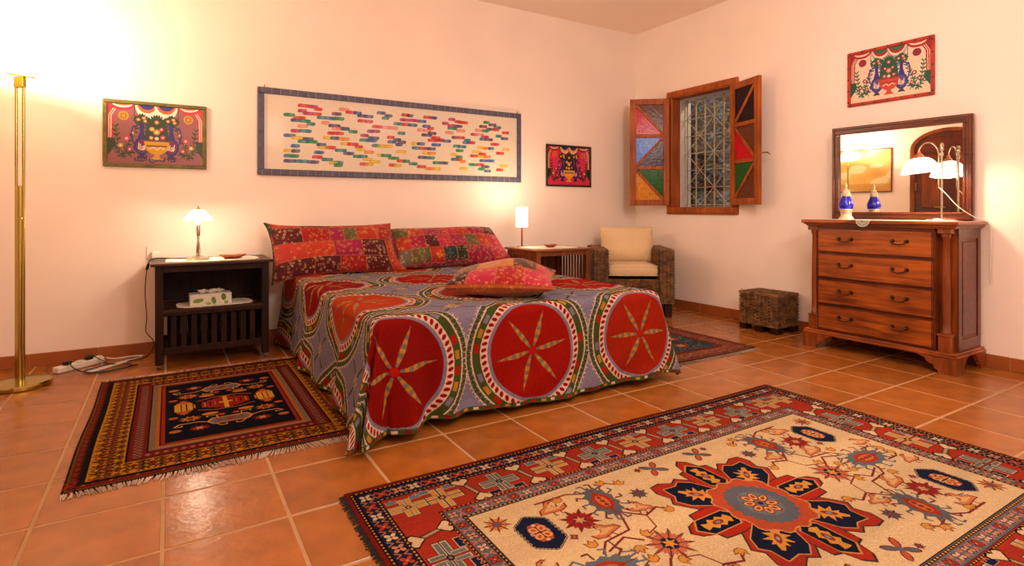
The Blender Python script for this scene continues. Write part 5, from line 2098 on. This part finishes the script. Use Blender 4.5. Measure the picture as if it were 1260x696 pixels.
def cross(x, y, rot, kind, sx=1, sy=1):
    cv.at(x, y, rot, sx, sy)
    col = YEL if kind else (110, 114, 108)
    out_ = (196, 178, 150)
    for (a, ln) in ((0, .068), (PI / 2, .060), (PI, .068), (-PI / 2, .060)):
        c, s = math.cos(a), math.sin(a)
        for off in (-.013, .013):
            for wd, cc_ in ((.024, BLK), (.021, out_), (.0135, col)):
                ex = (.024 - wd) / 2 + .0
                cv.line([(c * .016 - s * off, s * .016 + c * off), (c * (ln - ex) - s * off, s * (ln - ex) + c * off)], wd, cc_)
    cv.ell(0, 0, .012, .012, BLK, n=8)
    cv.ell(0, 0, .007, .007, col, n=8)
    # little crowns beside the cross
    cr_ = (100, 126, 140) if kind else (24, 34, 66)
    yy0 = .058 if kind else -.058
    for sx_ in (-1, 1):
        X0 = sx_ * .046
        s = 1 if kind else -1
        P = [(X0 - .019, yy0 - s * .010), (X0 - .019, yy0 + s * .013), (X0 - .008, yy0 + s * .005), (X0, yy0 + s * .016), (X0 + .008, yy0 + s * .005), (X0 + .019, yy0 + s * .013), (X0 + .019, yy0 - s * .010)]
        cv.poly([(p[0] * 1.15 - X0 * .15, yy0 + (p[1] - yy0) * 1.25) for p in P], (206, 180, 140))
        cv.poly(P, cr_)
    cv.at()


def bone(x, y, rot, slant=1, L=.118):
    cv.at(x, y, rot)
    a, b_ = (-slant * .014, L / 2), (slant * .014, -L / 2)
    cv.line([a, b_], .020, BLK)
    cv.line([a, b_], .015, (126, 122, 92))
    cv.line([(a[0] * .5, a[1] * .5), (b_[0] * .5, b_[1] * .5)], .007, (214, 150, 110))
    for (p, s) in ((a, 1), (b_, -1)):
        for wd, c_ in ((1.22, BLK), (1.0, (226, 196, 150))):
            cv.poly([(p[0] + q[0] * wd, p[1] + s * q[1] * wd) for q in ((0, -.024), (-.030, .004), (-.026, .016), (-.012, .020), (0, .010), (.012, .020), (.026, .016), (.030, .004))], c_)
    cv.at()


fm = (.32 + .775) / 2
dx, dy = lay(fm)
cxr, cyr = w / 2, h / 2
for sy in (0, 1):
    yb_ = dy if sy == 0 else h - dy
    rt = 0 if sy else PI
    for k in range(-4, 5):
        cross(cxr + k * .213, yb_, rt, k % 2 == 0)
        if k < 4:
            bone(cxr + (k + .5) * .213, yb_, rt, 1)
for sx_ in (0, 1):
    xb_ = dx if sx_ == 0 else w - dx
    rt = PI / 2 if sx_ == 0 else -PI / 2
    for k in range(-1, 2):
        cross(xb_, cyr + k * .262, rt, k % 2 != 1 and k == 0, 1.15, .9)
    for k in (-1.5, -.5, .5, 1.5):
        bone(xb_, cyr + k * .262, rt, 1, .10)
for sx_ in (0, 1):
    for sy in (0, 1):
        cross(dx * .98 if sx_ == 0 else w - dx * .98, dy * 1.0 if sy == 0 else h - dy, 0 if sy else PI, True, .85, .85)

# field of the large rug; coordinates relative to the centre
OX, OY = w / 2, h / 2


def R2(x, y):
    return OX + x, OY + y


def hexa(x, y, rot=0):
    cv.at(*R2(x, y), rot)
    P = [(-.052, -.052), (-.052, .052), (0, .088), (.052, .052), (.052, -.052), (0, -.088)]
    for i in range(6):
        p, q = P[i], P[(i + 1) % 6]
        for k in range(6):
            f = (k + .5) / 6
            cv.ell(p[0] + (q[0] - p[0]) * f, p[1] + (q[1] - p[1]) * f, .010, .010, BLK, n=8)
            cv.ell(p[0] + (q[0] - p[0]) * f, p[1] + (q[1] - p[1]) * f, .008, .008, IVORY, n=8)
    cv.poly(P, NAVY)
    for i in range(6):
        p, q = P[i], P[(i + 1) % 6]
        for k in range(6):
            f = (k + .5) / 6
            cv.ell(p[0] + (q[0] - p[0]) * f, p[1] + (q[1] - p[1]) * f, .0055, .0055, NAVY, n=8)
    cv.poly([(-.030, -.022), (-.030, .022), (-.018, .045), (.018, .045), (.030, .022), (.030, -.022), (.018, -.045), (-.018, -.045)], (186, 84, 48))
    for k in range(4):
        a = k * PI / 2 + PI / 4
        cv.ell(.019 * math.cos(a), .024 * math.sin(a), .016, .013, (226, 172, 110), n=10, rot=a)
        cv.ell(.019 * math.cos(a), .024 * math.sin(a), .009, .006, (190, 80, 40), n=10, rot=a)
    for a in range(4):
        cv.rect(.0 + .026 * math.cos(a * PI / 2) - .006, .040 * math.sin(a * PI / 2) - .006, .026 * math.cos(a * PI / 2) + .006, .040 * math.sin(a * PI / 2) + .006, (226, 190, 150))
    cv.line([(-.03, 0), (.03, 0)], .003, BLK); cv.line([(0, -.03), (0, .03)], .003, BLK)
    cv.at()


def pot(x, y, rot, sc_=1.0, col=(96, 98, 104), inner=RUST):
    cv.at(*R2(x, y), rot, sc_, sc_)
    for k in range(14):
        a = 2 * PI * k / 14
        c, s = math.cos(a), math.sin(a)
        p = (c * .040, s * .066)
        q = (c * .062, s * .092)
        cv.line([p, q, (q[0] - s * .014, q[1] + c * .014)], .007, col if k % 3 else (110, 60, 56))
    n = 26
    P = [((.044 if k % 2 else .035) * math.cos(2 * PI * k / n), (.078 if k % 2 else .066) * math.sin(2 * PI * k / n)) for k in range(n)]
    cv.poly(P, col)
    cv.poly([(0, -.050), (-.026, -.018), (-.026, .018), (0, .050), (.026, .018), (.026, -.018)], inner)
    cv.ell(0, 0, .015, .030, (200, 120, 60), n=12)
    for k in (-1, 0, 1):
        cv.ell(0, k * .018, .007, .007, (150, 44, 34), n=8)
    cv.line([(0, -.078), (0, .078)], .003, (130, 40, 36))
    cv.at()


def starf(x, y, r, c1, c2, c3=None, n=8, rot=.2):
    cv.at(*R2(x, y), rot)
    cv.star(0, 0, r * 1.08, r * .50, n, (90, 34, 32))
    cv.star(0, 0, r, r * .45, n, c1)
    cv.star(0, 0, r * .78, r * .62, n * 2, c1)
    for k in range(n):
        a = 2 * PI * k / n
        cv.line([(r * .3 * math.cos(a), r * .3 * math.sin(a)), (r * .9 * math.cos(a), r * .9 * math.sin(a))], .0035, (96, 36, 34))
    if c3: cv.poly([(r * .42 * a, r * .42 * b_) for a, b_ in ((1, 0), (.6, .6), (0, 1), (-.6, .6), (-1, 0), (-.6, -.6), (0, -1), (.6, -.6))], c3)
    cv.star(0, 0, r * .36, r * .16, 6, c2)
    cv.at()


def plusf(x, y, rot=0):
    cv.at(*R2(x, y), rot)
    for k in range(4):
        a = k * PI / 2 + .6
        cv.ell(.030 * math.cos(a), .030 * math.sin(a), .026, .013, (120, 40, 36), n=10, rot=a)
        cv.ell(.030 * math.cos(a), .030 * math.sin(a), .022, .009, [(190, 90, 60), (96, 100, 108)][k % 2], n=10, rot=a)
    cv.ell(0, 0, .011, .011, (96, 104, 112), n=8)
    cv.at()


def bird(x, y, rot=0, fl=1, sc_=1.0):
    cv.at(*R2(x, y), rot, fl * sc_, sc_)
    P = [(-.055, -.02), (-.046, .004), (-.022, .014), (-.008, .040), (.014, .046), (.030, .036), (.014, .034), (.006, .022), (.012, .004), (.036, -.004), (.054, .010), (.048, -.016), (.020, -.028), (-.02, -.022)]
    cv.poly([(p[0] * 1.12, p[1] * 1.14) for p in P], (120, 40, 36))
    cv.poly(P, (204, 124, 76))
    cv.poly([(p[0] * .62, p[1] * .55) for p in P], (224, 172, 118))
    cv.ell(.010, .036, .004, .004, BLK, n=6)
    cv.line([(-.035, -.006), (.02, -.010)], .006, (226, 170, 110))
    cv.line([(-.01, -.024), (-.014, -.046), (-.004, -.048)], .004, (120, 40, 36))
    cv.line([(.014, -.024), (.016, -.044), (.026, -.046)], .004, (120, 40, 36))
    cv.at()


def stem_(pts, wd=.0075, col=(124, 48, 46)):
    cv.at()
    cv.line([R2(*p) for p in pts], wd, col)


def tulip(x, y, rot=0, c1=(214, 150, 62)):
    cv.at(*R2(x, y), rot)
    cv.poly([(-.016, 0), (-.022, .026), (-.009, .018), (0, .034), (.009, .018), (.022, .026), (.016, 0), (0, -.008)], (130, 60, 40))
    cv.poly([(-.013, .001), (-.018, .021), (-.007, .014), (0, .028), (.007, .014), (.018, .021), (.013, .001), (0, -.005)], c1)
    cv.at()


for sx_ in (-1, 1):
    for sy in (-1, 1):
        m_ = lambda x, y: (sx_ * x, sy * y)
        # vine network round each quarter
        stem_([m_(.62, .37), m_(.50, .37), m_(.42, .33)])
        stem_([m_(.42, .20), m_(.36, .14), m_(.30, .16), m_(.27, .12)])
        stem_([m_(.42, .34), m_(.34, .36), m_(.30, .33)])
        stem_([m_(.42, .20), m_(.46, .11), m_(.56, .10), m_(.60, .06)])
        stem_([m_(.55, .10), m_(.55, .04), m_(.50, .02)], .005, (80, 84, 92))
        stem_([m_(.63, .31), m_(.58, .30), m_(.56, .34)], .005, (80, 84, 92))
        stem_([m_(.36, .14), m_(.38, .08), m_(.44, .06)], .005)
        for (x, y, r_) in ((.60, .10, 0), (.50, .035, PI), (.30, .33, -.6), (.27, .12, .5), (.545, .345, 0), (.44, .065, -1), (.35, .36, .3)):
            tulip(sx_ * x, sy * y, r_ if sy > 0 else PI - r_)
        hexa(*m_(.69, .235))
        pot(*m_(.42, .275), 0.1 * sx_ * sy, 1.22)
        starf(*m_(.552, .225), .062, (164, 44, 36), (216, 150, 90), (120, 40, 60))
        starf(*m_(.287, .25), .033, (92, 98, 110), (150, 60, 50), None, 8)
        bird(*m_(.525, .145), .2, sx_, .9)
        bird(*m_(.585, .325), 0, -sx_, .9)
        bird(*m_(.345, .185), -.3, sx_, .75)
        plusf(*m_(.115, .352), .3)
        starf(*m_(.778, .335), .042, (206, 130, 70), (90, 96, 110), (150, 60, 50), 9)
        starf(*m_(.175, .372), .016, (150, 60, 50), (90, 96, 110), None, 6)
        starf(*m_(.62, .165), .016, (150, 50, 60), (214, 150, 62), None, 4)
        cv.at()
    # middle of each end
    pot(sx_ * .64, 0, PI / 2, 1.35, (100, 112, 120), (176, 60, 40))
    starf(sx_ * .41, 0, .072, (196, 108, 78), (214, 150, 62), (30, 36, 66), 10)
    for s in (-1, 1):
        bird(sx_ * .775, s * .09, 0, -sx_ * s, .75)
        stem_([(sx_ * .70, s * .05), (sx_ * .76, s * .05), (sx_ * .79, s * .03)])
        stem_([(sx_ * .58, s * .06), (sx_ * .50, s * .09), (sx_ * .46, s * .05)])
        tulip(sx_ * .79, s * .02, PI / 2)

# medallion
RM = .352


def petal(a, L, wd, col, out_):
    cv.at(OX, OY, a)
    P = [(0.0, -wd * .55), (L * .55, -wd), (L * .78, -wd * .92), (L * .80, -wd * .55), (L * .93, -wd * .38), (L, 0), (L * .93, wd * .38), (L * .80, wd * .55), (L * .78, wd * .92), (L * .55, wd), (0, wd * .55)]
    if out_:
        cv.poly([(p[0] * 1.025, p[1] * 1.06) for p in P], out_)
    cv.poly(P, col)
    cv.at()


diag = [math.atan2(sy * .185, sx_ * .165) for sx_ in (-1, 1) for sy in (-1, 1)]
for a in diag: petal(a, .345, .098, (60, 50, 40), None)
for a, L in ((0, .325), (PI, .325), (PI / 2, .350), (-PI / 2, .350)): petal(a, L, .078, (60, 50, 40), None)
for a in diag: petal(a, .339, .093, RUST, None)
for a, L in ((0, .318), (PI, .318), (PI / 2, .343), (-PI / 2, .343)): petal(a, L, .073, (176, 46, 30), (60, 50, 40))
for a, L in ((0, .318), (PI, .318), (PI / 2, .343), (-PI / 2, .343)):
    # hexagonal navy cartouche with an ornament
    cv.at(OX, OY, a)
    c = .215 if L > .33 else .205
    for f, col in ((1.10, (200, 140, 80)), (1.0, (22, 26, 44))):
        cv.poly([(c + x * f, y * f) for x, y in ((-.085, 0), (-.055, -.038), (.055, -.038), (.088, 0), (.055, .038), (-.055, .038))], col)
    for s in (-1, 1):
        cv.poly([(c + x, s * y) for x, y in ((-.055, .004), (-.045, .022), (-.03, .012), (-.012, .026), (.004, .014), (.022, .026), (.035, .010), (.058, .018), (.06, .0), (-.055, 0))], YEL)
    cv.ell(c, 0, .022, .011, (150, 44, 34), n=12)
    cv.ell(c, 0, .010, .006, (130, 140, 160), n=8)
for a in diag:
    cv.at(OX, OY, a)
    for f, col in ((1.06, (206, 150, 90)), (1.0, (26, 30, 52))):
        cv.poly([(.19 + x * f, y * f) for x, y in ((-.11, -.038), (.02, -.076), (.065, -.066), (.07, -.035), (.108, 0), (.07, .035), (.065, .066), (.02, .076), (-.11, .038))], col)
    for s in (-1, 1):
        cv.poly([(.195 + x, s * y) for x, y in ((-.05, 0), (-.045, .016), (-.028, .012), (-.022, .040), (-.006, .020), (.012, .046), (.012, .016), (.034, .026), (.030, .012), (.058, .006), (.058, 0))], (218, 148, 66))
    cv.ell(.195, 0, .026, .010, (150, 50, 40), n=12)
    cv.ell(.195, 0, .010, .006, (140, 150, 170), n=8)
cv.at(OX, OY, 0)
P = []
for k in range(48):
    a = 2 * PI * k / 48
    rr = .140 + (.008 if k % 4 < 2 else -.004)
    c, s = math.cos(a), math.sin(a)
    q = 1 / max(abs(c) ** 3 + abs(s) ** 3, .1) ** (1 / 3)
    P.append((rr * q * c * .92, rr * q * s * 1.02))
cv.poly([(p[0] * 1.04, p[1] * 1.04) for p in P], (206, 150, 90))
cv.poly(P, (186, 80, 48))
n = 40
cv.poly([((.108 if k % 2 else .098) * math.cos(2 * PI * k / n), (.120 if k % 2 else .110) * math.sin(2 * PI * k / n)) for k in range(n)], (96, 100, 108))
cv.poly([((.066 if k % 2 else .062) * math.cos(2 * PI * k / n), (.075 if k % 2 else .071) * math.sin(2 * PI * k / n)) for k in range(n)], (112, 116, 124))
for k in range(8):
    a = k * PI / 4 + PI / 8
    for r_, col in ((1.0, (120, 50, 40)), (.8, (222, 160, 90)), (.42, (150, 66, 44))):
        cv.ell(.036 * math.cos(a), .042 * math.sin(a), .024 * r_, .015 * r_, col, n=12, rot=a)
cv.ell(0, 0, .010, .010, (30, 40, 70), n=8)
cv.at()
cv.wear(.045, 2, 2, 1)
# horizontal colour bands of hand-dyed wool
ab = np.cumsum(np.random.default_rng(8).standard_normal(cv.ny)) * .004
ab = np.clip(ab - ab.mean(), -.08, .08)
cv.a *= (1 + ab)[:, None, None]
rug('patterned_rug', 'large ivory-field rug with red and navy star medallion in the foreground', RX0, RX1, RY0, RY1, cv, 'we', (44, 38, 32), .022, 1)

# ---- left rug
LX0, LX1, LY0, LY1 = -.308, .786, 2.362, 3.775
w, h = LX1 - LX0, LY1 - LY0
OCR, KRED, KNV = (190, 130, 26), (112, 22, 20), (14, 17, 28)
cv = Cv(w, h, .0015, (60, 24, 18))
y_n, y_f = .300, .275      # border depth near / far


def band(dx0, dn, df, col):
    cv.rect(dx0, dx0 * .98, w - dx0, h - dx0 * .91, col)


band(.008, .010, .006, (104, 84, 30))
band(.014, .018, .010, (110, 30, 22))
for k in range(int(h / .016)):
    for x in (.030, w - .030):
        cv.rect(x - .010, k * .016, x + .008, k * .016 + .007, [(150, 44, 24), (90, 24, 18), (120, 70, 30)][k % 3])
for k in range(int(w / .026)):
    cv.poly([(k * .026, .030), (k * .026 + .013, .058), (k * .026 + .022, .058), (k * .026 + .009, .030)], [(176, 40, 26), (140, 30, 24), (190, 120, 40)][k % 3])
    cv.rect(k * .026, .066, k * .026 + .014, .078, (176, 44, 26))
band(.040, .086, .022, BLK)
for k in range(int(h / .018)):
    for x, s in ((.040, -1), (w - .040, 1)):
        cv.poly([(x + s * 0, k * .018), (x + s * .012, k * .018 + .009), (x, k * .018 + .014)], (24, 14, 12))
band(.060, .106, .036, OCR)


def arrowlat(x0, x1, y0, y1, vertical):
    g_ = random.Random(int(x0 * 1000 + y0 * 777))
    L = (y1 - y0) if vertical else (x1 - x0)
    Wd_ = (x1 - x0) if vertical else (y1 - y0)
    n = max(1, int(L / .055))
    for k in range(n):
        c = (k + .5) * L / n
        for lane in (-.29, 0, .29):
            for s in (-1, 1):
                for q in range(3):
                    a = c + s * (.005 + q * .009)
                    d = lane * Wd_
                    e = .012 + .003 * q
                    p0, p1 = (a, d - e), (a + s * .010, d)
                    p2 = (a, d + e)
                    pts = [p0, p1, p2] if (k + q) % 2 else [p2, p1]
                    col = [(60, 22, 18), (90, 24, 24), (40, 26, 16)][q]
                    if vertical:
                        cv.line([(x0 + Wd_ / 2 + b_, y0 + a_) for a_, b_ in pts], .0062, col)
                    else:
                        cv.line([(x0 + a_, y0 + Wd_ / 2 + b_) for a_, b_ in pts], .0062, col)
            dd = lane * Wd_ * .5
            cx_, cy_ = ((x0 + Wd_ / 2 + dd, y0 + c) if vertical else (x0 + c, y0 + Wd_ / 2 + dd))
            cv.poly([(cx_ - .010, cy_), (cx_, cy_ + .010), (cx_ + .010, cy_), (cx_, cy_ - .010)], (110, 26, 26))


arrowlat(.062, .166, .06, h - .06, True)
arrowlat(w - .166, w - .062, .06, h - .06, True)
arrowlat(.17, w - .17, .060, .164, False)
arrowlat(.17, w - .17, h - .150, h - .055, False)
band(.168, .292, .165, BLK)
band(.176, .300, .172, KRED)
for k in range(int(h / .03)):
    for x in (.206, w - .206):
        y = .20 + k * .03
        if y > h - .20: break
        cv.poly([(x - .018, y), (x, y + .012), (x + .018, y), (x, y - .012)], (150, 120, 90))
        cv.poly([(x - .010, y), (x, y + .007), (x + .010, y), (x, y - .007)], (60, 24, 40))
        cv.line([(x - .024, y + .015), (x + .024, y + .015)], .004, (120, 60, 50))
for k in range(int(w / .03)):
    x = .24 + k * .03
    if x > w - .24: break
    for yq in (.202, h - .188):
        cv.poly([(x - .012, yq), (x, yq + .012), (x + .012, yq), (x, yq - .012)], (150, 110, 80))
band(.236, .352, .196, BLK)
band(.242, .358, .202, (150, 122, 84))
for k in range(int(h / .010)):
    for x0_, x1_ in ((.244, .262), (w - .262, w - .244)):
        if .245 < k * .01 < h - .23: cv.rect(x0_, k * .01, x1_, .005 + k * .01, (96, 94, 88))
band(.262, .374, .216, (180, 100, 34))
band(.276, .390, .232, (66, 22, 22))
band(.282, .396, .240, (150, 44, 26))
band(.296, .408, .258, BLK)
band(.304, y_n, y_f, KNV)
FX0, FX1, FY0_, FY1_ = .304, w - .304, y_n, h - y_f
fcx, fcy = (FX0 + FX1) / 2, (FY0_ + FY1_) / 2
# stepped red diamond with a yellow cross
for k in range(6):
    f = 1 - k / 6
    cv.rect(fcx - .155 * f, fcy - .012 - .016 * k, fcx + .155 * f, fcy + .012 + .016 * k, [(150, 38, 30), (30, 20, 24)][k % 2] if k < 2 else (150, 38, 30))
for s in (-1, 1):
    for k in range(5):
        cv.line([(fcx + s * (.045 + k * .022), fcy - .03), (fcx + s * (.045 + k * .022), fcy + .03)], .006, [(206, 120, 40), (24, 16, 20)][k % 2])
cv.rect(fcx - .045, fcy - .075, fcx + .045, fcy + .075, (140, 34, 30))
cv.rect(fcx - .010, fcy - .090, fcx + .010, fcy + .090, (214, 160, 40))
cv.rect(fcx - .030, fcy - .010, fcx + .030, fcy + .010, (214, 160, 40))
cv.line([(fcx - .12, fcy - .07), (fcx - .05, fcy - .10), (fcx + .05, fcy - .10), (fcx + .12, fcy - .07)], .008, (190, 96, 40))
cv.line([(fcx - .12, fcy + .07), (fcx - .05, fcy + .10), (fcx + .05, fcy + .10), (fcx + .12, fcy + .07)], .008, (190, 96, 40))
for s in (-1, 1):
    x = fcx + s * .178
    cv.rect(x - .038, fcy - .050, x + .038, fcy + .060, (210, 156, 44))
    cv.rect(x - .030, fcy + .060, x + .030, fcy + .080, (206, 110, 40))
    cv.rect(x - .030, fcy - .072, x + .030, fcy - .050, (190, 76, 40))
    for q in (-.010, .012):
        cv.line([(x + q, fcy - .045), (x + q, fcy + .055)], .005, (60, 26, 20))
    cv.star(x, fcy - .085, .028, .012, 8, (196, 100, 50))
    cv.star(x, fcy + .095, .024, .012, 8, (190, 80, 40))
for sy in (-1, 1):
    y = fcy + sy * .255
    P = [(-.085, 0), (-.065, .034), (.065, .034), (.085, 0), (.065, -.034), (-.065, -.034)]
    cv.at(fcx, y)
    cv.poly([(a * 1.12, b_ * 1.2) for a, b_ in P], (214, 140, 56))
    cv.poly(P, (104, 106, 104))
    cv.star(0, 0, .03, .014, 8, (150, 44, 34))
    for s in (-1, 1):
        cv.ell(s * .045, 0, .012, .012, (150, 44, 34), n=8)
        cv.line([(s * .06, sy * .04), (s * .04, sy * .07), (s * .02, sy * .07), (s * .02, sy * .055)], .007, (214, 140, 56))
        cv.line([(s * .085, 0), (s * .13, -sy * .02), (s * .20, -sy * .02), (s * .22, sy * .008), (s * .19, sy * .012), (s * .19, 0)], .007, (224, 160, 90))
        cv.line([(s * .05, -sy * .04), (s * .05, -sy * .075), (s * .09, -sy * .08), (s * .09, -sy * .065)], .007, (214, 140, 56))
    cv.at()
    for s in (-1, 1):
        cv.star(fcx + s * .155, fcy + sy * .175, .050, .026, 10, (206, 120, 44), fy=.8)
        cv.star(fcx + s * .155, fcy + sy * .175, .022, .010, 6, (110, 40, 40))
        cv.star(fcx + s * .125, fcy + sy * .315, .046, .024, 10, (150, 42, 30), fy=.8)
        cv.star(fcx + s * .125, fcy + sy * .315, .020, .010, 6, (190, 150, 110))
        cv.ell(fcx + s * .075, fcy + sy * .145, .035, .018, (206, 130, 44), n=12)
        cv.ell(fcx + s * .215, fcy + sy * .315, .024, .018, (190, 110, 44), n=12)
        cv.ell(fcx + s * .220, fcy + sy * .135, .020, .016, (180, 90, 40), n=12)
        cv.star(fcx + s * .03, fcy + sy * .18, .02, .01, 6, (196, 60, 40))
cv.wear(.08, 12, 2, 1)
rug('patterned_rug', 'yellow-bordered rug with dark navy field before the dark bedside table', LX0, LX1, LY0, LY1, cv, 'sn', (190, 164, 146), .048, 5)

# ---- right rug, partly under the bedspread
QX0, QX1, QY0, QY1 = 2.455, 3.425, 2.405, 3.36
w, h = QX1 - QX0, QY1 - QY0
cv = Cv(w, h, .003, (84, 30, 26))
cv.rect(.02, .02, w - .02, h - .02, (150, 84, 60))
g_ = random.Random(4)


def scatter(x0, x1, y0, y1, n, cols, r0=.006, r1=.016):
    for _ in range(n):
        x, y = g_.uniform(x0, x1), g_.uniform(y0, y1)
        cv.star(x, y, g_.uniform(r0, r1), r0 * .6, g_.choice([4, 5, 6]), g_.choice(cols), rot=g_.uniform(0, 3))


scatter(.03, w - .03, .03, h - .03, 900, [(190, 130, 90), (110, 40, 36), (60, 74, 84), (206, 160, 110)])
cv.rect(.040, .040, w - .040, .048, (60, 20, 20)); cv.rect(.040, .040, .048, h - .04, (60, 20, 20)); cv.rect(w - .048, .04, w - .04, h - .04, (60, 20, 20))
cv.rect(.150, .150, w - .150, h - .15, (60, 18, 20))
cv.rect(.158, .158, w - .158, h - .158, (140, 40, 34))
cv.rect(.178, .178, w - .178, h - .178, (52, 76, 84))
scatter(.19, w - .19, .19, h - .19, 420, [(200, 150, 100), (180, 80, 50), (30, 40, 60), (206, 120, 70), (90, 100, 100)])
for k in range(5):
    cv.star(w / 2 + .17 * math.cos(k * 1.3), h / 2 + .2 * math.sin(k * 1.3), .07, .04, 8, (160, 60, 44))
    cv.star(w / 2 + .17 * math.cos(k * 1.3), h / 2 + .2 * math.sin(k * 1.3), .04, .02, 8, (206, 160, 100))
cv.wear(.06, 3, 1, 1)
rug('patterned_rug', 'small teal-field rug with reddish border on the right side of the bed', QX0, QX1, QY0, QY1, cv, 's', (150, 134, 112), .035, 3)
